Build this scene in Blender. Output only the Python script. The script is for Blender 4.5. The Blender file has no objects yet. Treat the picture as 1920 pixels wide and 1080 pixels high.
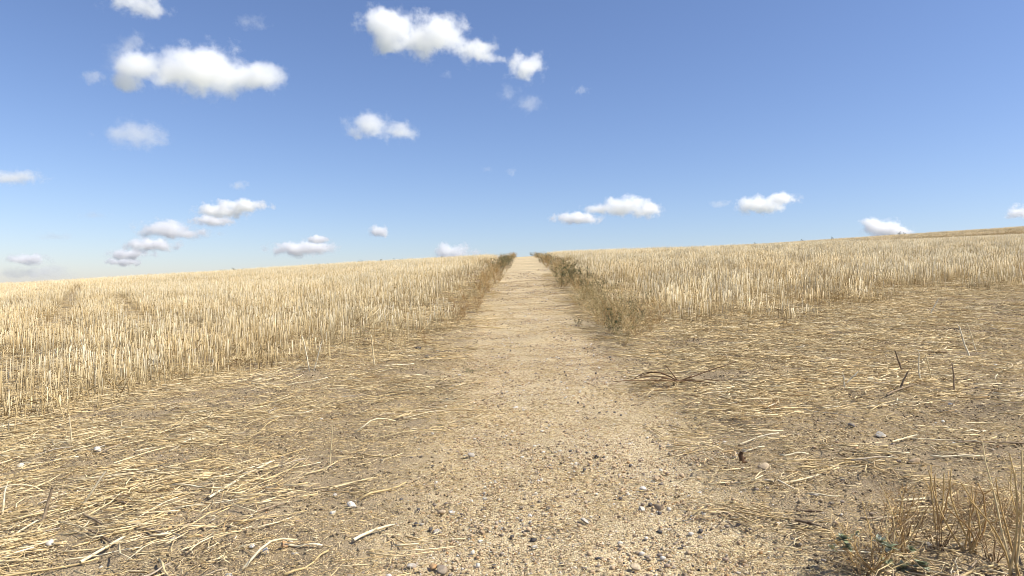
import bpy, bmesh, math, random
import numpy as np
from mathutils import Vector

R = math.radians
rng = np.random.default_rng(7)
random.seed(7)
scene = bpy.context.scene
COL = scene.collection

# ------------------------------------------------------------------ camera
CAM_Z = 1.4
cam_d = bpy.data.cameras.new('camera')
cam_d.lens = 24.0
cam_d.sensor_width = 36.0
cam_d.clip_start = 0.05
cam_d.clip_end = 60000.0
cam = bpy.data.objects.new('camera', cam_d)
cam.location = (0, 0, CAM_Z)
cam.rotation_euler = (R(90), 0, 0)
COL.objects.link(cam)
scene.camera = cam

# ------------------------------------------------------------------ sky, sun, exposure
SUN_AZ, SUN_EL = R(104), R(50)          # azimuth clockwise from +Y (view direction)
world = bpy.data.worlds.new('World')
scene.world = world
world.use_nodes = True
wn = world.node_tree
wn.nodes.clear()
sky = wn.nodes.new('ShaderNodeTexSky')
sky.sky_type = 'NISHITA'
sky.sun_disc = False
sky.sun_elevation = SUN_EL
sky.sun_rotation = SUN_AZ
sky.altitude = 0
sky.air_density = 1.0
sky.dust_density = 0.4
sky.ozone_density = 4.0
bg = wn.nodes.new('ShaderNodeBackground')
bg.inputs['Strength'].default_value = 0.083
wo = wn.nodes.new('ShaderNodeOutputWorld')
wb = wn.nodes.new('ShaderNodeMix')          # the camera's white balance, slightly magenta
wb.data_type = 'RGBA'
wb.blend_type = 'MULTIPLY'
wb.inputs[0].default_value = 1.0
wb.inputs[7].default_value = (1.06, 1.03, 1.17, 1)
wn.links.new(sky.outputs[0], wb.inputs[6])
wn.links.new(wb.outputs[2], bg.inputs['Color'])
wn.links.new(bg.outputs[0], wo.inputs['Surface'])

sun_d = bpy.data.lights.new('sun', 'SUN')
sun_d.energy = 4.8
sun_d.angle = R(0.53)
sun_d.color = (1.0, 0.94, 0.82)
sun = bpy.data.objects.new('sun', sun_d)
sdir = Vector((math.sin(SUN_AZ) * math.cos(SUN_EL), math.cos(SUN_AZ) * math.cos(SUN_EL), math.sin(SUN_EL)))
sun.rotation_euler = sdir.to_track_quat('Z', 'Y').to_euler()
sun.location = (20, 5, 30)
COL.objects.link(sun)

vs = scene.view_settings
vs.view_transform = 'Standard'
vs.look = 'None'
vs.exposure = 0.60
vs.gamma = 1.0
vs.use_curve_mapping = False
cy = scene.cycles
cy.use_denoising = True
cy.denoiser = 'OPENIMAGEDENOISE'
cy.denoising_input_passes = 'RGB_ALBEDO_NORMAL'
cy.denoising_prefilter = 'ACCURATE'
cy.use_adaptive_sampling = False
cy.pixel_filter_type = 'BLACKMAN_HARRIS'
cy.filter_width = 0.85
cy.max_bounces = 14
cy.diffuse_bounces = 3
cy.glossy_bounces = 2
cy.transmission_bounces = 3
cy.transparent_max_bounces = 8
cy.volume_bounces = 12
cy.volume_step_rate = 0.5
cy.volume_max_steps = 256

# ------------------------------------------------------------------ noise and terrain
def _hash(ix, iy, seed):
    h = (ix.astype(np.int64) * 374761393 + iy.astype(np.int64) * 668265263 + seed * 2147483647) & 0xFFFFFFFF
    h = ((h ^ (h >> 13)) * 1274126177) & 0xFFFFFFFF
    h = h ^ (h >> 16)
    return (h & 0xFFFF) / 65535.0

def vnoise(x, y, seed=0):
    x = np.asarray(x, float); y = np.asarray(y, float)
    ix = np.floor(x); iy = np.floor(y)
    fx = x - ix; fy = y - iy
    fx = fx * fx * (3 - 2 * fx); fy = fy * fy * (3 - 2 * fy)
    a = _hash(ix, iy, seed); b = _hash(ix + 1, iy, seed)
    c = _hash(ix, iy + 1, seed); d = _hash(ix + 1, iy + 1, seed)
    return (a * (1 - fx) + b * fx) * (1 - fy) + (c * (1 - fx) + d * fx) * fy

def fbm(x, y, seed=0, octv=4):
    s = 0.0; amp = 0.5; tot = 0.0; f = 1.0
    for o in range(octv):
        s = s + amp * vnoise(np.asarray(x) * f + 17.3 * o, np.asarray(y) * f - 9.1 * o, seed + o)
        tot += amp; amp *= 0.5; f *= 2.03
    return s / tot

def sstep(e0, e1, x):
    t = np.clip((np.asarray(x, float) - e0) / (np.asarray(e1) - e0), 0, 1)
    return t * t * (3 - 2 * t)

AL, AR, BY, CY = 0.060, 0.036, 0.0725, 7e-4

def zbig(x, y):
    x = np.asarray(x, float); y = np.asarray(y, float)
    g = x * (AL + AR) / 2 - (AL - AR) / 2 * (np.sqrt(x * x + 4) - 2)
    g = np.where(np.abs(x) > 130, np.sign(x) * 130 * np.where(x > 0, AR, AL) , g)
    lon = BY * y - CY * np.maximum(0, np.minimum(y, 70) - 40) ** 2
    lon = np.where(y > 70, BY * 70 - CY * 900 + 0.0305 * (np.minimum(y, 120) - 70), lon)
    lon = np.where(y > 120, lon - 0.03 * (np.minimum(y, 900) - 120), lon)
    extra = np.clip((x - 5) * 0.030, 0, 2.4) * sstep(72, 108, y) * (1 - sstep(125, 220, y))
    return g + lon + extra

def path_c(y):
    return 0.15 + 0.0156 * np.asarray(y, float)

def pathness(x, y):
    s = np.asarray(x) - path_c(y)
    w = (fbm(np.asarray(x) * 1.3, np.asarray(y) * 1.3, 31, 3) - 0.5) * 0.55
    near = 1 - sstep(4, 9, y)
    rl = 0.98 - 0.2 * near + w
    rr = 1.02 + 0.02 * near + w
    return np.where(s < 0, 1 - sstep(rl - 0.3, rl + 0.22, -s), 1 - sstep(rr - 0.3, rr + 0.22, s))

def zg(x, y):
    x = np.asarray(x, float); y = np.asarray(y, float)
    fade = 1 - sstep(14, 40, np.hypot(x, y))
    p = pathness(x, y)
    rough = (fbm(x * 2.1, y * 2.1, 3, 3) - 0.5) * 0.05 + (fbm(x * 9, y * 9, 5, 3) - 0.5) * 0.030 * (1 - 0.65 * p)
    return zbig(x, y) + fade * rough - 0.035 * p * fade + (fbm(x * 0.15, y * 0.15, 8, 2) - 0.5) * 0.12 * sstep(5, 20, y)

def pix_ground(px, row):
    """a point of the photograph (1920 x 1080) on the terrain"""
    dx = (px - 960) / 1280.0; dz = (540 - row) / 1280.0
    t = np.linspace(1.5, 120, 24000)
    below = (CAM_Z + dz * t) <= zbig(dx * t, t)
    k = np.argmax(below) if below.any() else len(t) - 1
    return float(dx * t[k]), float(t[k])

# boundaries of the standing stubble
LB = [(-30.0, 1.0), (-16.0, 3.2), (-8.0, 5.2)] + [pix_ground(*p) for p in
      ((0, 790), (130, 785), (250, 745), (420, 700), (600, 685), (780, 655), (850, 603))]
LBx = np.array([p[0] for p in LB]); LBy = np.array([p[1] for p in LB])
RB = [pix_ground(*p) for p in ((1215, 612), (1300, 624), (1400, 626), (1500, 612), (1700, 566), (1920, 540))] + [(20, 20.5), (60, 33)]
RBx = np.array([p[0] for p in RB]); RBy = np.array([p[1] for p in RB])

def stub_edge(x, y):
    """signed metres inside the standing stubble (positive inside)"""
    x = np.asarray(x, float); y = np.asarray(y, float)
    s = x - path_c(y)
    yl = np.interp(x, LBx, LBy); yr = np.interp(x, RBx, RBy)
    left = np.minimum((y - yl) * 0.8, -s - 1.25)
    right = np.minimum((y - yr) * 0.8, s - 1.3)
    return np.where(s < 0, left, right)

# ------------------------------------------------------------------ materials
def new_mat(name):
    m = bpy.data.materials.new(name)
    m.use_nodes = True
    nt = m.node_tree
    nt.nodes.clear()
    out = nt.nodes.new('ShaderNodeOutputMaterial')
    return m, nt, out

def N(nt, typ, **kw):
    n = nt.nodes.new(typ)
    for k, v in kw.items():
        setattr(n, k, v)
    return n

def ramp(nt, stops, fac=None, interp='LINEAR'):
    r = N(nt, 'ShaderNodeValToRGB')
    cr = r.color_ramp
    cr.interpolation = interp
    while len(cr.elements) > 1:
        cr.elements.remove(cr.elements[-1])
    cr.elements[0].position = stops[0][0]
    cr.elements[0].color = (*stops[0][1], 1)
    for p, c in stops[1:]:
        e = cr.elements.new(p)
        e.color = (*c, 1)
    if fac is not None:
        nt.links.new(fac, r.inputs[0])
    return r

def mixc(nt, a, b, fac, mode='MIX'):
    m = N(nt, 'ShaderNodeMix', data_type='RGBA', blend_type=mode)
    for sock, v in ((m.inputs[0], fac), (m.inputs[6], a), (m.inputs[7], b)):
        if hasattr(v, 'is_linked'):
            nt.links.new(v, sock)
        else:
            sock.default_value = v if not isinstance(v, tuple) else (*v, 1)
    return m.outputs[2]

def organic(name, stops, tint=False, rough=0.75, trans=0.0, spec=0.25, nscale=60.0):
    """dry plant or stone material: colour from the 'tone' of each piece"""
    m, nt, out = new_mat(name)
    at = N(nt, 'ShaderNodeAttribute', attribute_name='tone')
    geo = N(nt, 'ShaderNodeNewGeometry')
    nz = N(nt, 'ShaderNodeTexNoise')
    nz.inputs['Scale'].default_value = nscale
    nz.inputs['Detail'].default_value = 3
    nt.links.new(geo.outputs['Position'], nz.inputs['Vector'])
    col = ramp(nt, stops, at.outputs['Fac']).outputs[0]
    v = ramp(nt, [(0.3, (0.72, 0.72, 0.72)), (0.7, (1.12, 1.12, 1.12))], nz.outputs['Fac'])
    col = mixc(nt, col, v.outputs[0], 1.0, 'MULTIPLY')
    if tint:
        ti = N(nt, 'ShaderNodeAttribute', attribute_name='tint', attribute_type='INSTANCER')
        col = mixc(nt, col, ti.outputs['Color'], 1.0, 'MULTIPLY')
    b = N(nt, 'ShaderNodeBsdfPrincipled')
    nt.links.new(col, b.inputs['Base Color'])
    b.inputs['Roughness'].default_value = rough
    b.inputs['Specular IOR Level'].default_value = spec
    sh = b.outputs[0]
    if trans > 0:
        t = N(nt, 'ShaderNodeBsdfTranslucent')
        nt.links.new(col, t.inputs['Color'])
        mx = N(nt, 'ShaderNodeMixShader')
        mx.inputs[0].default_value = trans
        nt.links.new(sh, mx.inputs[1]); nt.links.new(t.outputs[0], mx.inputs[2])
        sh = mx.outputs[0]
    nt.links.new(sh, out.inputs['Surface'])
    return m

STRAW = [(0.0, (0.40, 0.27, 0.12)), (0.25, (0.55, 0.41, 0.20)), (0.6, (0.68, 0.535, 0.295)), (0.85, (0.75, 0.625, 0.385)), (1.0, (0.79, 0.71, 0.53))]
CHAFF = [(0.0, (0.22, 0.14, 0.07)), (0.22, (0.50, 0.365, 0.185)), (0.65, (0.66, 0.52, 0.29)), (1.0, (0.76, 0.66, 0.45))]
STONE = [(0.0, (0.035, 0.033, 0.035)), (0.10, (0.10, 0.09, 0.085)), (0.22, (0.22, 0.19, 0.16)), (0.45, (0.42, 0.31, 0.19)), (0.62, (0.50, 0.40, 0.27)),
         (0.74, (0.45, 0.26, 0.11)), (0.82, (0.37, 0.335, 0.29)), (0.92, (0.57, 0.52, 0.43)), (1.0, (0.66, 0.63, 0.58))]
MUT = [(0.0, (0.34, 0.26, 0.16)), (0.5, (0.43, 0.335, 0.205)), (0.85, (0.52, 0.42, 0.27)), (1.0, (0.62, 0.55, 0.42))]
TWIG = [(0.0, (0.10, 0.055, 0.03)), (0.5, (0.20, 0.12, 0.06)), (1.0, (0.36, 0.24, 0.12))]
DRYW = [(0.0, (0.26, 0.14, 0.055)), (0.35, (0.47, 0.29, 0.115)), (0.75, (0.63, 0.45, 0.20)), (1.0, (0.74, 0.60, 0.34))]
GREW = [(0.0, (0.045, 0.06, 0.025)), (0.45, (0.11, 0.135, 0.06)), (0.75, (0.22, 0.22, 0.095)), (1.0, (0.46, 0.36, 0.16))]
BLUG = [(0.0, (0.20, 0.23, 0.09)), (0.5, (0.30, 0.335, 0.19)), (1.0, (0.44, 0.47, 0.36))]

M_STUB = organic('stubble_straw', STRAW, tint=True, rough=0.6, trans=0.12, nscale=25)
M_STRAW = organic('loose_straw', STRAW, tint=False, rough=0.6, trans=0.05, nscale=40)
M_LITTER = organic('litter_straw', CHAFF, tint=True, rough=0.7, nscale=40)
M_STONE = organic('flint', STONE, rough=0.7, nscale=90)
M_GRAVEL = organic('gravel', STONE, tint=True, rough=0.8, nscale=120)
M_GRIT = organic('grit', MUT, tint=True, rough=0.85, nscale=150)
M_CLOD = organic('earth_clod', [(0.0, (0.16, 0.122, 0.08)), (0.5, (0.26, 0.20, 0.13)), (1.0, (0.37, 0.29, 0.185))], tint=True, rough=0.95, nscale=100)
M_TWIG = organic('dead_twig', TWIG, rough=0.8, nscale=80)
M_WEEDTWIG = organic('weed_twig', [(0.0, (0.14, 0.082, 0.04)), (0.5, (0.26, 0.165, 0.08)), (1.0, (0.44, 0.31, 0.16))], rough=0.75, nscale=80)
M_DRY = organic('dry_weed', DRYW, rough=0.75, trans=0.15, nscale=30)
M_GREEN = organic('green_weed', GREW, rough=0.6, trans=0.2, nscale=30)
M_BLUE = organic('blue_green_leaf', BLUG, rough=0.55, trans=0.15, nscale=50)

def ground_material():
    m, nt, out = new_mat('dry_soil')
    L = nt.links.new
    geo = N(nt, 'ShaderNodeNewGeometry')
    pa = N(nt, 'ShaderNodeAttribute', attribute_name='pathness')
    pos = geo.outputs['Position']
    def noise(scale, detail=4, rough=0.55):
        n = N(nt, 'ShaderNodeTexNoise')
        n.inputs['Scale'].default_value = scale
        n.inputs['Detail'].default_value = detail
        n.inputs['Roughness'].default_value = rough
        L(pos, n.inputs['Vector'])
        return n.outputs['Fac']
    def voro(scale, out='Color', feature='F1'):
        v = N(nt, 'ShaderNodeTexVoronoi', feature=feature)
        v.inputs['Scale'].default_value = scale
        L(pos, v.inputs['Vector'])
        return v.outputs[out]
    # bare soil with chaff trodden into it
    soil = ramp(nt, [(0.3, (0.205, 0.158, 0.102)), (0.5, (0.285, 0.222, 0.142)), (0.72, (0.37, 0.292, 0.185))], noise(1.7, 6)).outputs[0]
    speck = ramp(nt, [(0.50, (0, 0, 0)), (0.60, (1, 1, 1))], noise(110, 2, 0.6)).outputs[0]
    patch = ramp(nt, [(0.40, (0, 0, 0)), (0.62, (1, 1, 1))], noise(2.6, 4)).outputs[0]
    ck = mixc(nt, speck, patch, 1.0, 'MULTIPLY')
    soil = mixc(nt, soil, (0.52, 0.40, 0.22), ck)
    # gravel path: grains of several tones
    sep = N(nt, 'ShaderNodeSeparateColor')
    L(voro(95), sep.inputs[0])
    g1 = ramp(nt, [(0.0, (0.28, 0.205, 0.12)), (0.25, (0.44, 0.34, 0.195)), (0.6, (0.58, 0.475, 0.31)), (0.9, (0.66, 0.54, 0.32)), (1.0, (0.70, 0.62, 0.47))], sep.outputs[0]).outputs[0]
    big = ramp(nt, [(0.3, (0.84, 0.83, 0.82)), (0.7, (1.1, 1.09, 1.07))], noise(0.9, 5)).outputs[0]
    g1 = mixc(nt, g1, big, 1.0, 'MULTIPLY')
    col = mixc(nt, soil, g1, pa.outputs['Fac'])
    # unseen far ground, greened like meadows so clouds catch less brown bounce
    dist = N(nt, 'ShaderNodeVectorMath', operation='LENGTH')
    L(pos, dist.inputs[0])
    farm = N(nt, 'ShaderNodeMapRange')
    farm.inputs['From Min'].default_value = 200; farm.inputs['From Max'].default_value = 600
    L(dist.outputs['Value'], farm.inputs['Value'])
    col = mixc(nt, col, (0.22, 0.23, 0.16), farm.outputs[0])
    # height for the relief
    h1 = noise(42, 5, 0.65)
    h2 = voro(95, 'Distance')
    add = N(nt, 'ShaderNodeMath', operation='MULTIPLY_ADD')
    L(h2, add.inputs[0]); add.inputs[1].default_value = -0.5
    L(h1, add.inputs[2])
    b = N(nt, 'ShaderNodeBump')
    b.inputs['Strength'].default_value = 0.9
    b.inputs['Distance'].default_value = 0.02
    L(add.outputs[0], b.inputs['Height'])
    p = N(nt, 'ShaderNodeBsdfPrincipled')
    p.inputs['Roughness'].default_value = 0.95
    p.inputs['Specular IOR Level'].default_value = 0.1
    L(col, p.inputs['Base Color']); L(b.outputs[0], p.inputs['Normal'])
    L(p.outputs[0], out.inputs['Surface'])
    return m

M_GROUND = ground_material()

# ------------------------------------------------------------------ mesh helpers
def mesh_np(name, v, f, tone=None, mat=None, smooth=False, attr='tone'):
    """v (n,3); f list of (m,k) arrays"""
    me = bpy.data.meshes.new(name)
    fs = f if isinstance(f, list) else [f]
    loops = np.concatenate([a.reshape(-1) for a in fs]).astype(np.int32)
    sizes = np.concatenate([np.full(len(a), a.shape[1], np.int32) for a in fs])
    starts = np.concatenate([[0], np.cumsum(sizes)[:-1]]).astype(np.int32)
    me.vertices.add(len(v)); me.vertices.foreach_set('co', np.asarray(v, np.float32).reshape(-1))
    me.loops.add(len(loops)); me.loops.foreach_set('vertex_index', loops)
    me.polygons.add(len(sizes)); me.polygons.foreach_set('loop_start', starts); me.polygons.foreach_set('loop_total', sizes)
    if tone is not None:
        a = me.attributes.new(attr, 'FLOAT', 'POINT')
        a.data.foreach_set('value', np.asarray(tone, np.float32))
    me.update(calc_edges=True)
    if smooth:
        me.polygons.foreach_set('use_smooth', np.ones(len(sizes), bool))
    if mat is not None:
        me.materials.append(mat)
    return me

class Buf:
    """collects tubes, leaves and lumps of one mesh"""
    def __init__(self):
        self.v = []; self.f3 = []; self.f4 = []; self.t = []; self.n = 0
    def add(self, v, f, tone):
        f = np.asarray(f) + self.n
        (self.f3 if f.shape[1] == 3 else self.f4).append(f)
        self.v.append(np.asarray(v, float)); self.t.append(np.full(len(v), tone) if np.isscalar(tone) else np.asarray(tone))
        self.n += len(v)
    def tube(self, pts, r0, r1, tone, k=3, cap=True, tone1=None):
        pts = np.asarray(pts, float); m = len(pts)
        d = np.gradient(pts, axis=0)
        d /= np.linalg.norm(d, axis=1)[:, None] + 1e-9
        ref = np.array([0.31, 0.17, 1.0]) if abs(d[0][2]) < 0.8 else np.array([1.0, 0.2, 0.1])
        u = np.cross(d, ref); u /= np.linalg.norm(u, axis=1)[:, None]
        w = np.cross(d, u)
        ang = np.arange(k) * 2 * math.pi / k
        rr = np.linspace(r0, r1, m)
        v = pts[:, None, :] + rr[:, None, None] * (np.cos(ang)[None, :, None] * u[:, None, :] + np.sin(ang)[None, :, None] * w[:, None, :])
        v = v.reshape(-1, 3)
        i = np.arange(m - 1)[:, None] * k; j = np.arange(k)[None, :]; j2 = (j + 1) % k
        f = np.stack([i + j, i + j2, i + k + j2, i + k + j], -1).reshape(-1, 4)
        tn = tone if tone1 is None else np.repeat(np.linspace(tone, tone1, m), k)
        base = self.n
        self.add(v, f, tn)
        if cap and k == 3:
            self.f3.append(np.array([[base, base + 2, base + 1], [base + (m - 1) * k, base + (m - 1) * k + 1, base + (m - 1) * k + 2]]))
        elif cap and k == 4:
            e = base + (m - 1) * k
            self.f4.append(np.array([[base + 3, base + 2, base + 1, base], [e, e + 1, e + 2, e + 3]]))
    def leaf(self, p, d, up, ln, wd, tone):
        d = d / (np.linalg.norm(d) + 1e-9)
        s = np.cross(d, up); s /= np.linalg.norm(s) + 1e-9
        nrm = np.cross(s, d)
        v = [p, p + d * ln * 0.5 + s * wd * 0.5 + nrm * ln * 0.08, p + d * ln - nrm * ln * 0.06, p + d * ln * 0.5 - s * wd * 0.5 + nrm * ln * 0.08]
        self.add(v, np.array([[0, 1, 2], [0, 2, 3]]), tone)
    def mesh(self, name, mat):
        fs = []
        if self.f3: fs.append(np.concatenate(self.f3))
        if self.f4: fs.append(np.concatenate(self.f4))
        return mesh_np(name, np.concatenate(self.v), fs, np.concatenate(self.t), mat)

def link(name, me, parent=None):
    o = bpy.data.objects.new(name, me)
    COL.objects.link(o)
    if parent is not None:
        o.parent = parent
    return o

def tag(o, label=None, cat=None, group=None, kind=None):
    if label: o['label'] = label
    if cat: o['category'] = cat
    if group: o['group'] = group
    if kind: o['kind'] = kind
    return o

def scatter(name, pts, rot, scl, idx, tint, sources, label, cat):
    """one stuff object: the pieces in SOURCES strewn on PTS"""
    n = len(pts)
    me = bpy.data.meshes.new(name)
    me.vertices.add(n)
    me.vertices.foreach_set('co', np.asarray(pts, np.float32).reshape(-1))
    a = me.attributes.new('rot', 'FLOAT_VECTOR', 'POINT'); a.data.foreach_set('vector', np.asarray(rot, np.float32).reshape(-1))
    a = me.attributes.new('scl', 'FLOAT_VECTOR', 'POINT'); a.data.foreach_set('vector', np.asarray(scl, np.float32).reshape(-1))
    a = me.attributes.new('idx', 'INT', 'POINT'); a.data.foreach_set('value', np.asarray(idx, np.int32))
    a = me.attributes.new('tint', 'FLOAT_COLOR', 'POINT')
    a.data.foreach_set('color', np.concatenate([np.asarray(tint, np.float32), np.ones((n, 1), np.float32)], 1).reshape(-1))
    o = link(name, me)
    ng = bpy.data.node_groups.new(name + '_nodes', 'GeometryNodeTree')
    ng.interface.new_socket('Geometry', in_out='INPUT', socket_type='NodeSocketGeometry')
    ng.interface.new_socket('Geometry', in_out='OUTPUT', socket_type='NodeSocketGeometry')
    gi = ng.nodes.new('NodeGroupInput'); go = ng.nodes.new('NodeGroupOutput')
    g2i = ng.nodes.new('GeometryNodeGeometryToInstance')
    for s in reversed(sources):
        oi = ng.nodes.new('GeometryNodeObjectInfo')
        oi.inputs['Object'].default_value = s
        oi.inputs['As Instance'].default_value = False
        ng.links.new(oi.outputs['Geometry'], g2i.inputs[0])
    iop = ng.nodes.new('GeometryNodeInstanceOnPoints')
    def na(nm, t):
        x = ng.nodes.new('GeometryNodeInputNamedAttribute')
        x.data_type = t
        x.inputs['Name'].default_value = nm
        return next(s for s in x.outputs if s.enabled and s.name == 'Attribute')
    e2r = ng.nodes.new('FunctionNodeEulerToRotation')
    ng.links.new(na('rot', 'FLOAT_VECTOR'), e2r.inputs[0])
    iop.inputs['Pick Instance'].default_value = True
    ng.links.new(gi.outputs[0], iop.inputs['Points'])
    ng.links.new(g2i.outputs[0], iop.inputs['Instance'])
    ng.links.new(na('idx', 'INT'), iop.inputs['Instance Index'])
    ng.links.new(e2r.outputs[0], iop.inputs['Rotation'])
    ng.links.new(na('scl', 'FLOAT_VECTOR'), iop.inputs['Scale'])
    ng.links.new(iop.outputs[0], go.inputs[0])
    md = o.modifiers.new('strewn', 'NODES')
    md.node_group = ng
    tag(o, label, cat, None, 'stuff')
    return o

def source(name, me):
    return bpy.data.objects.new(name, me)      # not linked: only a shape for scatter()

# ------------------------------------------------------------------ ground and path
def axis_lines(fine, step, grow, far):
    a = list(np.arange(0, fine, step)); s = step
    while a[-1] < far:
        s *= grow; a.append(a[-1] + s)
    return np.array(a)

def build_ground():
    xs = axis_lines(4.2, 0.05, 1.055, 5000)
    xs = np.concatenate([-xs[::-1][:-1], xs])
    ys0 = np.concatenate([np.linspace(-60, -4, 12), np.arange(-3.5, 1.5, 0.5)])
    a = list(np.arange(1.5, 9, 0.045)); s = 0.045
    while a[-1] < 8000:
        s *= 1.035 if a[-1] < 160 else 1.25
        a.append(a[-1] + s)
    ys = np.concatenate([ys0, a])
    X, Y = np.meshgrid(xs, ys)
    Z = zg(X, Y)
    v = np.stack([X, Y, Z], -1).reshape(-1, 3)
    nx, ny = len(xs), len(ys)
    i = np.arange(ny - 1)[:, None] * nx + np.arange(nx - 1)[None, :]
    f = np.stack([i, i + 1, i + nx + 1, i + nx], -1).reshape(-1, 4)
    P = pathness(X, Y).reshape(-1)
    P = np.where((Y.reshape(-1) > 400) | (Y.reshape(-1) < -55), 0, P)
    fc = v[f].mean(1)
    onp = (P[f].mean(1) > 0.5)
    for name, sel in (('field_ground', ~onp), ('path', onp)):
        ff = f[sel]
        used = np.unique(ff)
        mp = np.full(len(v), -1); mp[used] = np.arange(len(used))
        me = mesh_np(name, v[used], mp[ff], P[used], M_GROUND, smooth=True, attr='pathness')
        o = link(name, me)
        tag(o, kind='structure')
    return bpy.data.objects['path'], bpy.data.objects['field_ground']

PATH, FIELD = build_ground()
PATH['label'] = 'straight pale gravel footpath climbing to the crest of the hill'
FIELD['label'] = 'dry brown soil of the harvested field'

# ------------------------------------------------------------------ standing stubble
def stalk(buf, x, y, h, r, lean=0.06, tone=None, z0=-0.03, k=3):
    a = rng.uniform(0, 2 * math.pi); l = abs(rng.normal(0, lean)) * h
    b = rng.uniform(0, 2 * math.pi); l2 = rng.normal(0, 0.02) * h
    p0 = np.array([x, y, z0]); p2 = np.array([x + math.cos(a) * l, y + math.sin(a) * l, h])
    p1 = (p0 + p2) / 2 + np.array([math.cos(b) * l2, math.sin(b) * l2, 0])
    t = rng.beta(2.6, 1.8) if tone is None else tone
    buf.tube([p0, p1, p2], r * 1.05, r * 0.85, max(0, t - 0.18), k=k, tone1=min(1, t + 0.1))
    return p0, p1, p2

def lying(buf, x, y, z, ln, r, ang, tone, tilt=0.0, bend=0.05, k=3):
    d = np.array([math.cos(ang), math.sin(ang), tilt]); s = np.array([-d[1], d[0], 0])
    c = np.array([x, y, z])
    b = rng.normal(0, bend) * ln
    buf.tube([c - d * ln / 2, c + s * b + d * rng.normal(0, 0.05) * ln, c + d * ln / 2], r, r * 0.8, tone, k=k)

STUB_SRC = []
PATCH = 0.46
for q in range(12):
    b = Buf()
    for row in range(4):
        rx = -PATCH / 2 + (row + 0.5) * PATCH / 4
        n = int(rng.integers(5, 10))
        for i in range(n):
            y0 = rng.uniform(-PATCH / 2, PATCH / 2)
            kind = rng.random()
            x0 = rx + rng.normal(0, 0.016)
            if kind < 0.76:
                stalk(b, x0, y0, float(np.clip(rng.normal(0.325, 0.065), 0.14, 0.46)), rng.uniform(0.0023, 0.0044), lean=0.05, tone=(rng.uniform(0.85, 1.0) if rng.random() < 0.25 else None))
            elif kind < 0.92:
                stalk(b, x0, y0, rng.uniform(0.15, 0.36), rng.uniform(0.0022, 0.0038), lean=0.45)
            else:   # snapped over
                h = rng.uniform(0.1, 0.25); a = rng.uniform(0, 6.28); l = rng.uniform(0.1, 0.22)
                b.tube([(x0, y0, -0.02), (x0, y0, h), (x0 + math.cos(a) * l, y0 + math.sin(a) * l, h * rng.uniform(0.1, 0.8))], 0.0026, 0.002, rng.beta(2.5, 1.6))
    for i in range(12):
        lying(b, rng.uniform(-.25, .25), rng.uniform(-.25, .25), rng.uniform(0.005, 0.05), rng.uniform(0.1, 0.34), rng.uniform(0.0015, 0.0028), rng.uniform(0, 6.28), rng.beta(1.6, 2.6), rng.normal(0, 0.1))
    for i in range(5):      # shrivelled leaf blades on the stalks
        p = np.array([rng.uniform(-.23, .23), rng.uniform(-.23, .23), rng.uniform(0.05, 0.25)])
        a = rng.uniform(0, 6.28)
        b.leaf(p, np.array([math.cos(a), math.sin(a), rng.uniform(-0.9, 0.6)]), np.array([0, 0, 1.0]), rng.uniform(0.06, 0.14), 0.008, rng.beta(2, 2))
    STUB_SRC.append(source('stubble_patch', b.mesh('stubble_patch', M_STUB)))

def stub_points():
    g = PATCH
    th = math.atan(0.0156)
    P = []
    ys = np.arange(0.5, 62, g)
    for y in ys:
        hw = 0.86 * y + 6
        xs = np.arange(math.floor(-hw / g) * g, hw, g) + 0.0156 * y
        P.append(np.stack([xs + rng.uniform(-.012, .012, len(xs)), np.full(len(xs), y) + rng.uniform(-.05, .05, len(xs))], 1))
    ys = np.arange(92, 128, g * 1.15)
    for y in ys:
        xs = np.arange(4, 0.86 * y + 6, g * 1.15)
        P.append(np.stack([xs + rng.uniform(-.1, .1, len(xs)), np.full(len(xs), y) + rng.uniform(-.1, .1, len(xs))], 1))
    p = np.concatenate(P)
    x, y = p[:, 0], p[:, 1]
    e = stub_edge(x, y) + (fbm(x * 0.9, y * 0.9, 51, 3) - 0.5) * 1.1
    keep = e > 0.05
    # thin, trampled spots near the edge and on the left by the path
    thin = fbm(x * 0.8, y * 0.8, 77, 3)
    s = x - path_c(y)
    prob = np.where(x < -3.2, 0.55, 0.22) + np.where(x < -3.2, 0.45, 0.78) * sstep(0.0, np.where(s < 0, np.where(x > -3.2, 3.0, 0.9), 2.4), e)
    prob = prob * (1 - 0.85 * sstep(0.54, 0.64, thin) * (1 - 0.8 * sstep(10, 24, y)))
    s = x - path_c(y)
    keep &= rng.random(len(x)) < prob
    # wheel marks through the left field
    for k, (ax, ay, bx, by, w) in enumerate(((-8.6, 12.6, -26, 41, 0.27), (-10.2, 12.4, -31, 40, 0.30), (-6.9, 13.0, -15, 26, 0.26))):
        d = np.array([bx - ax, by - ay]); ln = np.hypot(*d); d /= ln
        t = (x - ax) * d[0] + (y - ay) * d[1]
        off = np.abs((x - ax) * -d[1] + (y - ay) * d[0])
        keep &= ~((t > 0) & (t < ln) & (off < w))
    return x[keep], y[keep], e[keep]

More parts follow.
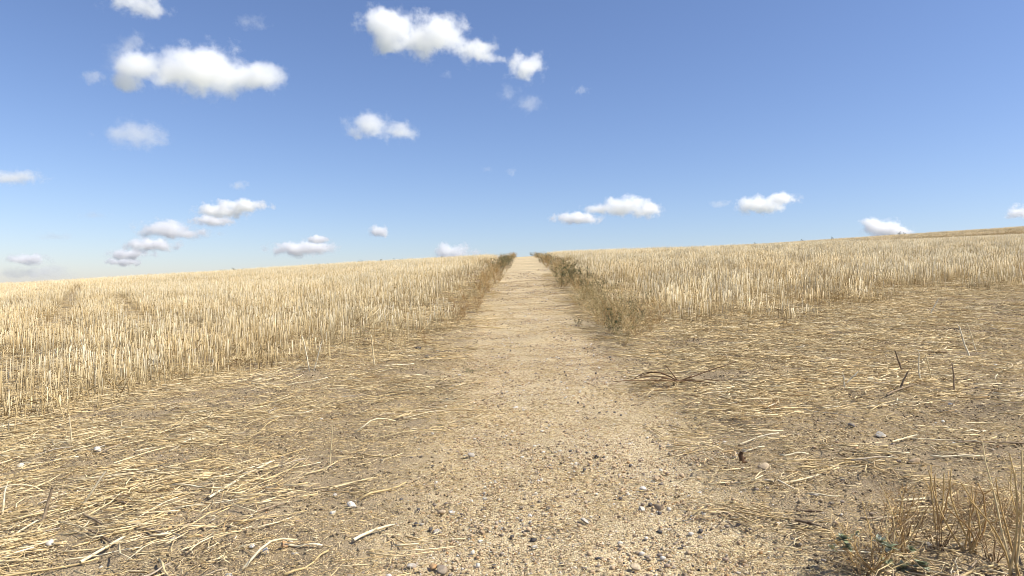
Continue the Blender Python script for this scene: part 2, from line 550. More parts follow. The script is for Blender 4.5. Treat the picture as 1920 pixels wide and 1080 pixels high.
x, y, e = stub_points()
n = len(x)
hs = 0.80 + 0.36 * fbm(x * 0.5, y * 0.5, 91, 3) + rng.normal(0, 0.06, n)
hs *= 0.62 + 0.38 * sstep(0, np.where(x < -3.2, 0.6, 1.4), e)
big = fbm(x * 0.22, y * 0.22, 12, 3)
br = 0.82 + 0.34 * big + rng.normal(0, 0.09, n)
warm = sstep(0.45, 0.7, fbm(x * 0.5, y * 0.5, 13, 3)) * 0.5 + rng.normal(0, 0.04, n)
far = sstep(70, 90, y)
tint = np.stack([br * (1 + 0.02 * warm), br * (1 - 0.07 * warm - 0.025 * far), br * (1 - 0.22 * warm - 0.05 * far)], 1)
tint = np.clip(tint, 0.4, 1.25)
lodge = np.where(rng.random(n) < 0.06, 0.4, 0.04)
rot = np.stack([rng.normal(0, 1, n) * lodge, rng.normal(0, 1, n) * lodge, -math.atan(0.0156) + rng.integers(0, 2, n) * math.pi + rng.normal(0, 0.04, n)], 1)
scl = np.stack([np.ones(n), np.ones(n), hs], 1)
scatter('stubble', np.stack([x, y, zg(x, y)], 1), rot, scl, rng.integers(0, len(STUB_SRC), n), tint, STUB_SRC,
        'dense pale straw stubble standing in rows across both sides of the field', 'stubble')

# ------------------------------------------------------------------ straw litter and chaff on the soil
LIT_SRC = []
for q in range(10):             # patches of long straw, mostly combed one way
    b = Buf()
    for i in range(44):
        rr = 0.26 * math.sqrt(rng.random()); aa = rng.uniform(0, 6.28)
        lying(b, rr * math.cos(aa), rr * math.sin(aa), rng.uniform(0.002, 0.022), 0.03 + 0.24 * rng.random() ** 1.7, 0.0012 + 0.0036 * rng.random() ** 2.0,
              rng.normal(0, 0.6), rng.beta(1.7, 1.2), rng.normal(0, 0.10), 0.11)
    if q == 0:
        stalk(b, rng.uniform(-.2, .2), rng.uniform(-.2, .2), rng.uniform(0.04, 0.11), 0.0028, lean=0.7)
    LIT_SRC.append(source('straw_patch', b.mesh('straw_patch', M_LITTER)))
for q in range(8):              # drifts of coarse broken stalks
    b = Buf()
    for i in range(19):
        rr = 0.24 * math.sqrt(rng.random()); aa = rng.uniform(0, 6.28)
        ln = 0.05 + 0.27 * rng.random() ** 1.8; an = rng.normal(0, 0.6); r = 0.0015 + 0.0038 * rng.random() ** 1.9
        c = np.array([rr * math.cos(aa), rr * math.sin(aa), rng.uniform(0.004, 0.028)])
        d = np.array([math.cos(an), math.sin(an), rng.normal(0, 0.05)]); s_ = np.array([-d[1], d[0], 0])
        k1 = rng.normal(0, 0.05) * ln; k2 = rng.normal(0, 0.09) * ln
        pts = [c - d * ln * .5, c - d * ln * .18 + s_ * k1 * .6, c + d * ln * .1 + s_ * k1, c + d * ln * .5 + s_ * k2]
        t0 = rng.beta(2.2, 1.3)
        b.tube(pts, r, r * .7, t0, k=4, tone1=float(np.clip(t0 + rng.normal(0, .15), 0, 1)))
    for i in range(14):
        rr = 0.24 * math.sqrt(rng.random()); aa = rng.uniform(0, 6.28)
        lying(b, rr * math.cos(aa), rr * math.sin(aa), rng.uniform(0.002, 0.015), 0.02 + 0.1 * rng.random(), rng.uniform(0.001, 0.0022), rng.normal(0, 0.8), rng.beta(1.6, 1.3), rng.normal(0, 0.1), 0.12)
    LIT_SRC.append(source('straw_drift', b.mesh('straw_drift', M_LITTER)))
CHF_SRC = []
for q in range(10):             # patches of chopped chaff
    b = Buf()
    for i in range(120):
        rr = 0.24 * math.sqrt(rng.random()); aa = rng.uniform(0, 6.28)
        lying(b, rr * math.cos(aa), rr * math.sin(aa), rng.uniform(0.001, 0.008), 0.008 + 0.05 * rng.random() ** 2.2, rng.uniform(0.0009, 0.0022),
              rng.uniform(0, 6.28), rng.beta(1.8, 1.4), rng.normal(0, 0.12), 0.05)
    CHF_SRC.append(source('chaff_patch', b.mesh('chaff_patch', M_LITTER)))

def jitter_grid(y0, y1, g0, grow, wide):
    P = []
    y = y0
    while y < y1:
        g = g0 * max(1.0, (y / 6.0) * grow)
        hw = wide * y + 1.5
        xs = np.arange(-hw, hw, g)
        P.append(np.stack([xs + rng.uniform(-g / 2, g / 2, len(xs)), y + rng.uniform(-g / 2, g / 2, len(xs)), np.full(len(xs), g / g0)], 1))
        y += g
    return np.concatenate(P)

BARE = [(*pix_ground(*q), rx, ry) for q, rx, ry in (((1560, 818), .5, .3), ((1700, 800), .55, .3), ((1860, 770), .5, .4), ((1350, 702), .5, .35), ((590, 850), .5, .3), ((540, 800), .6, .35), ((650, 965), .35, .3),
        ((730, 920), .35, .35), ((470, 1060), .3, .25), ((300, 862), .45, .22), ((150, 1070), .3, .2), ((860, 690), .4, .6), ((1470, 690), .4, .3), ((1600, 960), .3, .2), ((90, 905), .3, .2))]

def litter_density(x, y):
    s = x - path_c(y)
    p = pathness(x, y)
    patchy = fbm(x * 0.85 + 3, y * 1.25, 21, 4)
    d = 0.06 + 0.94 * sstep(0.43, 0.57, patchy)
    d = np.where(s > 0, np.maximum(d, 0.38 * (1 - np.exp(-(((y - 4.6) / 0.55) ** 2)))), d)
    bare_l = np.exp(-(((s + 1.35) / 0.38) ** 2)) * (1 - sstep(6.5, 9, y))
    d = d * (1 - 0.8 * bare_l)
    d = np.clip(d + 0.35 * sstep(-1.2, -0.1, stub_edge(x, y)), 0, 1)
    for bx, by, rx, ry in BARE:         # trodden bare spots
        d = d * (1 - 0.92 * np.exp(-(((x - bx) / rx) ** 2 + ((y - by) / ry) ** 2)))
    return d * (1 - p)

p = jitter_grid(1.6, 26, 0.13, 0.75, 0.86)
x, y, sc = p.T
s = x - path_c(y)
d = litter_density(x, y) * np.where(stub_edge(x, y) > 2.0, 0.5, 1.0)
k = rng.random(len(x)) < d * np.where(s < 0, 0.86, 0.84) * (0.52 + 0.48 * sstep(3.5, 7.5, y))
x, y, sc, s = x[k], y[k], sc[k], s[k]
n = len(x)
ang = np.where(s < 0, R(32), R(6)) + rng.normal(0, 0.62, n) + rng.integers(0, 2, n) * math.pi
ang = np.where(rng.random(n) < 0.18, rng.uniform(0, 6.28, n), ang)
br = (0.82 + 0.36 * fbm(x * 0.9, y * 0.9, 61, 3) + rng.normal(0, 0.07, n)) * np.where(s < 0, 1.02, 1.03)
warm = rng.uniform(0, 0.5, n)
tint = np.clip(np.stack([br, br * (1 - 0.05 * warm), br * (1 - 0.15 * warm)], 1), 0.3, 1.35)
scatter('straw_litter', np.stack([x, y, zg(x, y) + 0.003], 1),
        np.stack([rng.normal(0, .05, n) , rng.normal(-0.04, .05, n), ang], 1), np.stack([sc * 0.9, sc * 0.9, np.ones(n)], 1) * rng.uniform(0.75, 1.15, (n, 1)),
        np.where(rng.random(n) < 0.25 + 0.4 * (1 - sstep(5, 9, y)), rng.integers(10, 18, n), rng.integers(0, 10, n)), tint, LIT_SRC, 'matted straw litter lying over the soil beside the path', 'straw')

p = jitter_grid(1.5, 22, 0.155, 0.8, 0.86)
x, y, sc = p.T
pn = pathness(x, y)
patchy = fbm(x * 1.1 + 8, y * 1.5, 41, 4)
d = np.clip(0.50 + 0.50 * sstep(0.38, 0.6, patchy), 0, 1) * (1 - 0.45 * pn)
d = np.where(stub_edge(x, y) > 1.0, d * 0.4, d)
k = rng.random(len(x)) < d
x, y, sc, pn = x[k], y[k], sc[k], pn[k]
n = len(x)
br = 0.85 + 0.3 * fbm(x * 1.2, y * 1.2, 62, 3) + rng.normal(0, 0.06, n)
tint = np.clip(np.stack([br, br * 0.97, br * 0.92], 1), 0.3, 1.3)
scatter('chaff', np.stack([x, y, zg(x, y) + 0.001], 1), np.stack([rng.normal(0, .03, n), rng.normal(-0.04, .04, n), rng.uniform(0, 6.28, n)], 1),
        np.stack([sc, sc, np.ones(n)], 1), rng.integers(0, len(CHF_SRC), n), tint, CHF_SRC, 'fine chopped chaff strewn over soil and path', 'chaff')

# ------------------------------------------------------------------ gravel
def stone_vf(sub=1, flat=0.6, jag=0.22, seed=0):
    bm = bmesh.new()
    bmesh.ops.create_icosphere(bm, subdivisions=sub, radius=1.0)
    r2 = np.random.default_rng(seed)
    dirs = r2.normal(size=(11, 3)); dirs /= np.linalg.norm(dirs, axis=1)[:, None]
    cut = r2.uniform(0.38, 0.85, 11)
    v = np.array([q.co[:] for q in bm.verts])
    for dd, c in zip(dirs, cut):            # knapped faces
        h = v @ dd
        v = v - np.where(h > c, h - c, 0)[:, None] * dd
    v = v / np.abs(v).max()
    v = v * (1 + r2.normal(0, jag * 0.22, len(v)))[:, None]
    v = v * np.array([1.0, r2.uniform(0.6, 0.9), flat * r2.uniform(0.7, 1.1)])
    f = np.array([[w.index for w in q.verts] for q in bm.faces])
    bm.free()
    return v, f

GRV_SRC = []
for q in range(10):
    b = Buf()
    for i in range(95):
        rr = 0.2 * math.sqrt(rng.random()); aa = rng.uniform(0, 6.28)
        r = 0.0022 + 0.0070 * rng.random() ** 3.2
        v, f = stone_vf(0 if False else 1, 0.7, 0.25, int(rng.integers(1e6))) if i % 4 == 0 else (None, None)
        if v is None:
            v = np.array([[1, 0, 0], [-.3, .8, 0], [-.8, -.5, 0], [.1, -.9, .1], [0, 0, .75], [0, 0, -.5]]) * rng.uniform(0.7, 1.2, (6, 3))
            f = np.array([[0, 1, 4], [1, 2, 4], [2, 3, 4], [3, 0, 4], [1, 0, 5], [2, 1, 5], [3, 2, 5], [0, 3, 5]])
        else:
            r *= 2.0
        a = rng.uniform(0, 6.28); ca, sa = math.cos(a), math.sin(a)
        v = v @ np.array([[ca, -sa, 0], [sa, ca, 0], [0, 0, 1]]).T * r
        b.add(v + np.array([rr * math.cos(aa), rr * math.sin(aa), r * 0.25]), f, (rng.uniform(0.24, 1.0) if rng.random() < 0.92 else rng.uniform(0.03, 0.3)) if rng.random() < 0.55 else rng.uniform(0.42, 0.68))
    GRV_SRC.append(source('gravel_patch', b.mesh('gravel_patch', M_GRAVEL)))

p = jitter_grid(1.5, 30, 0.12, 0.8, 0.86)
x, y, sc = p.T
pn = pathness(x, y)
k = rng.random(len(x)) < np.clip(0.05 * (1 - sstep(8, 12, y)) + 0.80 * pn * (0.35 + 0.65 * sstep(0.36, 0.58, fbm(x * 1.1, y * 0.8, 83, 3))), 0, 1)
x, y, sc, pn = x[k], y[k], sc[k], pn[k]
n = len(x)
br = 1.03 + 0.25 * fbm(x * 1.2, y * 1.2, 63, 3) + rng.normal(0, 0.05, n)
tint = np.clip(np.stack([br, br * 0.985, br * 0.965], 1), 0.3, 1.35)
scatter('gravel', np.stack([x, y, zg(x, y)], 1), np.stack([np.full(n, BY), np.full(n, -0.04), rng.uniform(0, 6.28, n) * 0], 1),
        np.stack([sc ** 0.5] * 3, 1), rng.integers(0, len(GRV_SRC), n), tint, GRV_SRC, 'fine pale gravel of small flint chips on the path', 'gravel')

# crumbs and clods of dry earth off the path
CLD_SRC = []
for q in range(8):
    b = Buf()
    for i in range(60):
        rr = 0.2 * math.sqrt(rng.random()); aa = rng.uniform(0, 6.28)
        r = 0.003 + 0.011 * rng.random() ** 3.2
        v = np.array([[1, 0, 0], [-.3, .8, 0], [-.8, -.5, 0], [.1, -.9, .1], [0, 0, .75], [0, 0, -.5]]) * rng.uniform(0.7, 1.25, (6, 3))
        f = np.array([[0, 1, 4], [1, 2, 4], [2, 3, 4], [3, 0, 4], [1, 0, 5], [2, 1, 5], [3, 2, 5], [0, 3, 5]])
        a = rng.uniform(0, 6.28); ca, sa = math.cos(a), math.sin(a)
        b.add(v @ np.array([[ca, -sa, 0], [sa, ca, 0], [0, 0, 1]]).T * r + np.array([rr * math.cos(aa), rr * math.sin(aa), r * 0.2]), f, rng.random())
    CLD_SRC.append(source('clod_patch', b.mesh('clod_patch', M_CLOD)))
p = jitter_grid(1.5, 16, 0.19, 0.8, 0.86)
x, y, sc = p.T
k = rng.random(len(x)) < (0.85 - 0.8 * pathness(x, y)) * (0.4 + 0.6 * sstep(0.4, 0.6, fbm(x * 0.9, y * 0.9, 71, 3)))
x, y, sc = x[k], y[k], sc[k]
n = len(x)
br = 0.8 + 0.4 * rng.random(n)
scatter('soil_clods', np.stack([x, y, zg(x, y)], 1), np.stack([np.full(n, BY), np.full(n, -0.04), np.zeros(n)], 1), np.stack([sc ** 0.5] * 3, 1),
        rng.integers(0, len(CLD_SRC), n), np.stack([br, br, br], 1), CLD_SRC, 'crumbs and clods of dry grey-brown earth beside the path', 'soil')

# stones one can pick out, parts of the ground they lie in
SV = [stone_vf(2, 0.62, 0.2, 900 + i) for i in range(10)]
def stone_mesh(i, tone):
    v, f = SV[i]
    me = mesh_np('stone', v, f, np.clip(tone + (fbm(v[:, 0] * 2 + i, v[:, 1] * 2 + v[:, 2], i, 2) - 0.5) * 0.10, 0, 1), M_STONE)
    return me
TONES = [0.08, 0.26, 0.36, 0.42, 0.48, 0.52, 0.58, 0.63, 0.70, 0.80, 0.88, 0.91, 0.94, 1.0]
SM = [stone_mesh(i % 10, t) for i, t in enumerate(TONES * 2)]
cnt = 0
while cnt < 300:
    y = 2.55 + 7 * rng.random() ** 1.9
    x = rng.uniform(-0.8 * y, 0.8 * y)
    pn = float(pathness(x, y))
    if rng.random() > 0.12 + 0.88 * pn or stub_edge(x, y) > 0:
        continue
    r = (0.0075 + 0.016 * rng.random() ** 2.6) * (0.8 + 0.06 * y)
    o = link('stone', SM[int(rng.integers(len(SM)))], PATH if pn > 0.5 else FIELD)
    o.location = (x, y, float(zg(x, y)) + r * 0.05)
    o.scale = (r, r, r * rng.uniform(0.7, 1.1))
    o.rotation_euler = (rng.normal(0, .25), rng.normal(0, .25), rng.uniform(0, 6.28))
    cnt += 1

# ------------------------------------------------------------------ single stalks: lying straw and the front stalks of the stubble
def stalk_between(name, p, q, r, tone, mat, bend=0.04, k=5, sag=0.0):
    """one stalk as its own mesh, origin at its middle on the ground"""
    p = np.array(p, float); q = np.array(q, float)
    mid = (p + q) / 2
    d = q - p; ln = np.linalg.norm(d)
    s = np.cross(d, [0, 0, 1.0]); s /= np.linalg.norm(s) + 1e-9
    b = Buf()
    bb = rng.normal(0, bend) * ln
    t = np.linspace(0, 1, 6)
    pts = p[None] + d[None] * t[:, None] + s[None] * (np.sin(t * math.pi) * bb)[:, None] + np.array([0, 0, 1.0])[None] * (np.sin(t * math.pi) * sag * ln)[:, None]
    pts = pts + rng.normal(0, 0.006, (6, 3)) * ln * np.array([1, 1, 0.4])
    b.tube(pts - mid, r, r * 0.72, float(np.clip(tone, 0, 1)), k=k, tone1=float(np.clip(tone + rng.normal(0, 0.12), 0, 1)))
    # a node ring and split end make it a plant stalk
    tt = rng.uniform(0.3, 0.7)
    c = p + d * tt + s * math.sin(tt * math.pi) * bb - mid + np.array([0, 0, math.sin(tt * math.pi) * sag * ln])
    u = d / ln
    b.tube([c - u * r * 1.2, c, c + u * r * 1.2], r * 1.05, r * 1.15, max(0, tone - 0.2), k=k)
    e0 = q - mid
    b.tube([e0 - u * r, e0 + u * r * 3 + s * r * 1.2], r * 0.5, r * 0.15, min(1, tone + 0.1), k=3)
    o = link(name, b.mesh(name, mat))
    o.location = mid
    return o

def G(px, row, up=0.0):
    x, y = pix_ground(px, row)
    return np.array([x, y, float(zg(x, y)) + up])

def upright(px0, r0, px1, r1, dy=0.0):
    """base on the ground, top standing above it about the same distance off"""
    b = G(px0, r0, -0.01)
    yt = b[1] + dy
    return b, np.array([(px1 - 960) / 1280 * yt, yt, CAM_Z + (540 - r1) / 1280 * yt])

LYING = [  # px0,row0,px1,row1, radius, tone, material, label
 (150, 1063, 231, 1013, .0085, .9, 'p', 'thick pale straw stalk pointing up from the bottom edge, lower left corner'),
 (211, 877, 364, 830, .0060, .8, 'p', 'long straight pale straw stalk alone on bare soil, left foreground'),
 (138, 837, 242, 815, .0050, .85, 'p', 'pale straw stalk just in front of the left stubble edge'),
 (297, 815, 389, 791, .0055, .85, 'p', 'pale straw stalk at the foot of the left stubble, right end raised'),
 (153, 951, 244, 924, .0060, .75, 'p', 'straw stalk crossing the tangle of bent stalks, left foreground'),
 (0, 1033, 69, 985, .0065, .85, 'p', 'pale straw stalk running off the left edge of the picture near the bottom'),
 (392, 938, 443, 908, .0085, .92, 'p', 'short thick cream straw stalk, left foreground, right of the tangle'),
 (239, 983, 308, 1008, .0075, .5, 'g', 'grey-brown stalk sloping down to a grey stone, left foreground'),
 (205, 938, 247, 965, .0085, .45, 'g', 'curved brown stalk in the middle of the left tangle'),
 (222, 935, 267, 955, .0080, .5, 'g', 'stout tan stalk beside the curved one in the left tangle'),
 (305, 935, 375, 929, .0055, .8, 'p', 'pale straw stalk lying level, right side of the left tangle'),
 (36, 1038, 92, 1023, .0065, .85, 'p', 'pale straw stalk ending at a white-grey stone, bottom left'),
 (167, 1002, 208, 1023, .0075, .35, 'g', 'grey stalk crossed by the thick pale one, bottom left'),
 (394, 894, 480, 863, .0055, .85, 'p', 'upper one of two parallel straw stalks, left of the path'),
 (442, 900, 480, 887, .0065, .8, 'p', 'lower one of two parallel straw stalks, left of the path'),
 (0, 872, 39, 856, .0060, .85, 'p', 'short pale straw stalk cut by the left edge of the picture'),
 (155, 972, 192, 992, .0075, .4, 'g', 'short brown stalk pointing down right in the left tangle'),
 (663, 1019, 733, 985, .0090, .95, 'p', 'thick cream curved stalk alone on bare soil beside the path, bottom'),
 (480, 969, 535, 947, .0060, .45, 'g', 'brown shadowed stalk under a loose straw bundle left of the path'),
 (480, 950, 549, 927, .0050, .8, 'p', 'upper pale stalk of a loose straw bundle left of the path'),
 (619, 919, 694, 898, .0050, .85, 'p', 'fine pale straw stalk reaching towards the gravel, left of the path'),
 (480, 887, 508, 874, .0095, .9, 'p', 'short stout cream stalk left of the path, middle foreground'),
 (1673, 840, 1718, 822, .0070, .85, 'p', 'pale stalk tilted up right on grey soil, right foreground'),
 (1468, 913, 1534, 901, .0060, .85, 'p', 'long bent pale straw stalk right of the gravel path'),
 (1812, 799, 1862, 799, .0055, .8, 'p', 'pale straw stalk lying level near the right edge of the picture'),
 (1795, 836, 1918, 840, .0070, .45, 'g', 'long brown stalk lying level, cut by the right edge of the picture'),
 (1491, 980, 1548, 995, .0085, .25, 'g', 'lower of two dark brown stalks lying right of the path'),
 (1493, 962, 1537, 967, .0075, .25, 'g', 'upper of two dark brown stalks lying right of the path'),
 (1662, 747, 1715, 727, .0080, .3, 'g', 'dark brown stalk propped up right in the right-hand litter'),
 (1745, 666, 1795, 667, .0110, .2, 'g', 'thick dark stalk lying level beside two white leaning stalks'),
 (1679, 602, 1754, 599, .0070, .85, 'p', 'long pale straw stalk in front of the right-hand stubble'),
 (1395, 725, 1447, 777, .0060, .8, 'p', 'long pale stalk slanting down right into a brown weed mat'),
 (1349, 767, 1388, 759, .0060, .85, 'p', 'short pale straw stalk right of the path, behind the dark clod'),
 (1330, 647, 1367, 680, .0060, .85, 'p', 'pale straw stalk slanting down right near the right stubble corner'),
]
M_GREYST = organic('weathered_stalk', [(0.0, (0.13, 0.085, 0.05)), (0.5, (0.33, 0.25, 0.16)), (1.0, (0.50, 0.43, 0.33))], rough=0.75, nscale=60)
for a in LYING:
    p = G(a[0], a[1], a[4] * 0.8 + 0.014); q = G(a[2], a[3], a[4] * 0.8 + 0.016 + (0.02 if 'raised' in a[7] or 'propped' in a[7] else 0.0))
    o = stalk_between('straw_stalk', p, q, a[4] * 0.95, a[5], M_STRAW if a[6] == 'p' else M_GREYST, bend=0.13 if 'curved' in a[7] or 'bent' in a[7] else 0.03)
    tag(o, a[7], 'straw', 'loose straw stalks')

# plainer stalks nothing tells apart: share a few meshes
LM = []; LTONE = []
for i in range(14):
    b = Buf()
    t = np.linspace(0, 1, 6)
    w = np.sin(t * math.pi) * rng.normal(0, 0.07)
    pts = np.stack([t - 0.5, w, 0.02 * np.sin(t * 7 + i)], 1) + rng.normal(0, 0.008, (6, 3)) * np.array([0, 1, .5])
    tn = float(rng.beta(3.2, 1.6))
    b.tube(pts * np.array([1, 1, 1]), 0.016, 0.012, tn, k=4, tone1=float(np.clip(tn + rng.normal(0, .12), 0, 1)))
    LM.append(b.mesh('straw_stalk', M_STRAW if i < 11 else M_GREYST))
    LTONE.append('grey-brown' if i >= 11 else ('cream' if tn > 0.72 else 'golden'))
made = {'l': 0, 'r': 0}
tries = 0
while made['l'] < 150 or made['r'] < 110:
    tries += 1
    if tries > 40000: break
    y = 2.6 + 8.5 * rng.random() ** 1.5
    x = rng.uniform(-0.78 * y, 0.78 * y)
    side = 'l' if x < path_c(y) else 'r'
    if made[side] >= (150 if side == 'l' else 110): continue
    if float(pathness(x, y)) > 0.25 or float(stub_edge(x, y)) > 0.1 or rng.random() > 0.15 + 0.85 * float(litter_density(np.array(x), np.array(y))): continue
    mi = int(rng.integers(len(LM)))
    o = link('straw_stalk', LM[mi])
    ln = rng.uniform(0.14, 0.45)
    an = (R(30) if side == 'l' else R(8)) + rng.normal(0, 0.5)
    h = ln * 0.4
    z0 = float(zg(x - h * math.cos(an), y - h * math.sin(an))); z1 = float(zg(x + h * math.cos(an), y + h * math.sin(an)))
    o.location = (x, y, max((z0 + z1) / 2, float(zg(x, y))) + rng.uniform(0.010, 0.022))
    th = rng.uniform(0.6, 1.35)
    o.scale = (ln, th * 0.32, th * 0.32)
    o.rotation_euler = (rng.uniform(0, 6.28), -math.atan2(z1 - z0, 2 * h) + rng.normal(0, 0.05), an)
    o.rotation_mode = 'XYZ'
    sw = 'left' if side == 'l' else 'right'
    lw = 'short' if ln < 0.22 else ('long' if ln > 0.34 else 'medium length')
    cw = LTONE[mi]
    zw = 'near the bottom edge' if y < 3.6 else ('in the middle foreground' if y < 5.6 else 'towards the stubble')
    tag(o, f'{lw} {cw} loose straw stalk lying {sw} of the path, {zw}', 'straw', f'{lw} {cw} loose stalks {sw} of the path {zw}')
    made[side] += 1

STANDING = [
 (149, 952, 200, 883, .0055, .8, 'p', 'slanting stalk rooted in the left tangle, leaning right'),
 (76, 983, 97, 916, .0085, .45, 'g', 'brown curved stalk standing upright, bottom left'),
 (4, 968, 11, 912, .0055, .8, 'p', 'short upright straw stalk at the left edge of the picture, bottom'),
 (620, 873, 624, 791, .0030, .8, 'p', 'thin lone upright straw stalk on bare soil left of the path'),
 (136, 840, 130, 780, .0050, .75, 'p', 'lone upright stalk in front of the left stubble edge'),
 (581, 696, 566, 630, .0065, .9, 'p', 'left arm of a V of two pale stalks, left stubble edge'),
 (588, 696, 604, 640, .0065, .9, 'p', 'right arm of a V of two pale stalks, left stubble edge'),
 (703, 686, 697, 632, .0075, .85, 'p', 'forked pale stalk standing left of the path'),
 (1818, 669, 1798, 612, .0085, 1.0, 'p', 'stout white leaning stalk in the right-hand litter'),
 (1832, 664, 1815, 610, .0055, .9, 'p', 'thin pale stalk leaning beside the stout white one'),
 (1693, 696, 1679, 658, .0080, .35, 'g', 'dark brown stalk leaning left in the right-hand litter'),
 (1685, 732, 1702, 697, .0080, .3, 'g', 'short dark stalk leaning right in the right-hand litter'),
 (1727, 710, 1724, 663, .0060, .95, 'p', 'slim white upright stalk in the right-hand litter'),
 (1747, 712, 1735, 665, .0050, .6, 'p', 'tan stalk leaning left of a slim white one, right-hand litter'),
 (1580, 724, 1609, 697, .0060, .95, 'p', 'pale stalk leaning right, one arm of a small Y'),
 (1584, 732, 1581, 702, .0065, .95, 'p', 'short white upright stalk, stem of a small Y'),
 (1789, 733, 1785, 682, .0065, .4, 'g', 'brown stalk with a pale top in the right-hand litter'),
 (1743, 592, 1760, 560, .0080, .9, 'p', 'pale broken stalk leaning right before the right stubble'),
]
for a in STANDING:
    p, q = upright(*a[:4], dy=rng.normal(0, 0.03))
    o = stalk_between('stubble_stalk', p, q, a[4] * 1.15, min(1, a[5] * 1.1), M_STRAW if a[6] == 'p' else M_GREYST, bend=0.10 if 'curved' in a[7] else 0.025)
    tag(o, a[7], 'stubble stalk', 'single stalks standing apart')

# the front ranks of the stubble, stalk by stalk
FM = []
for i in range(16):
    b = Buf()
    h = 1.0
    lean = abs(rng.normal(0, 0.10)); a = rng.uniform(0, 6.28)
    pts = [(0, 0, -0.06), (lean * .3 * math.cos(a), lean * .3 * math.sin(a), .35), (lean * .6 * math.cos(a) + rng.normal(0, .015), lean * .6 * math.sin(a), .7), (lean * math.cos(a), lean * math.sin(a), 1.0)]
    tn = float(rng.beta(3, 1.7))
    b.tube(pts, 0.0115, 0.009, max(0, tn - .2), k=5, tone1=min(1, tn + .1))
    b.tube([(0.012 * math.cos(a), .012 * math.sin(a), .52), (lean * .45 * math.cos(a), lean * .45 * math.sin(a), .545)], 0.013, 0.012, max(0, tn - .25), k=5)
    if i % 3 == 0:
        b.leaf(np.array([0, 0, .5]), np.array([math.cos(a + 1), math.sin(a + 1), -0.5]), np.array([0, 0, 1.0]), 0.35, 0.03, tn * 0.8)
    FM.append(b.mesh('stubble_stalk', M_STRAW))
made = {'l': 0, 'r': 0}
tries = 0
while (made['l'] < 160 or made['r'] < 110) and tries < 60000:
    tries += 1
    y = rng.uniform(5.2, 15)
    x = rng.uniform(-0.78 * y, 0.78 * y)
    side = 'l' if x < path_c(y) else 'r'
    if made[side] >= (160 if side == 'l' else 110): continue
    e = float(stub_edge(x, y))
    if not (-0.4 < e < 0.7) or rng.random() > (0.12 if e < 0 else 1.0) or (side == 'l' and x > -1.9 and y > 10): continue
    o = link('stubble_stalk', FM[int(rng.integers(len(FM)))])
    o.location = (x, y, float(zg(x, y)))
    h = rng.uniform(0.2, 0.40)
    o.scale = (h * rng.uniform(.8, 1.25), h, h)
    o.rotation_euler = (rng.normal(0, .07), rng.normal(0, .07), rng.uniform(0, 6.28))
    if rng.random() < 0.16:
        o.rotation_euler = (rng.normal(0, .5), rng.normal(0, .5), rng.uniform(0, 6.28))
    sw = 'left' if side == 'l' else 'right'
    hw = 'short' if h < 0.26 else ('tall' if h > 0.34 else 'medium height')
    tw = 'slanting' if max(abs(o.rotation_euler[0]), abs(o.rotation_euler[1])) > 0.22 else 'upright'
    ratio = x / y
    zw = ('by the picture edge' if abs(ratio) > 0.55 else 'beside the path' if abs(ratio) < 0.25 else 'midway along it')
    tag(o, f'{hw} {tw} stalk in the front rank of the {sw} stubble, {zw}', 'stubble stalk', f'{hw} {tw} front stalks of the {sw} stubble {zw}')
    made[side] += 1

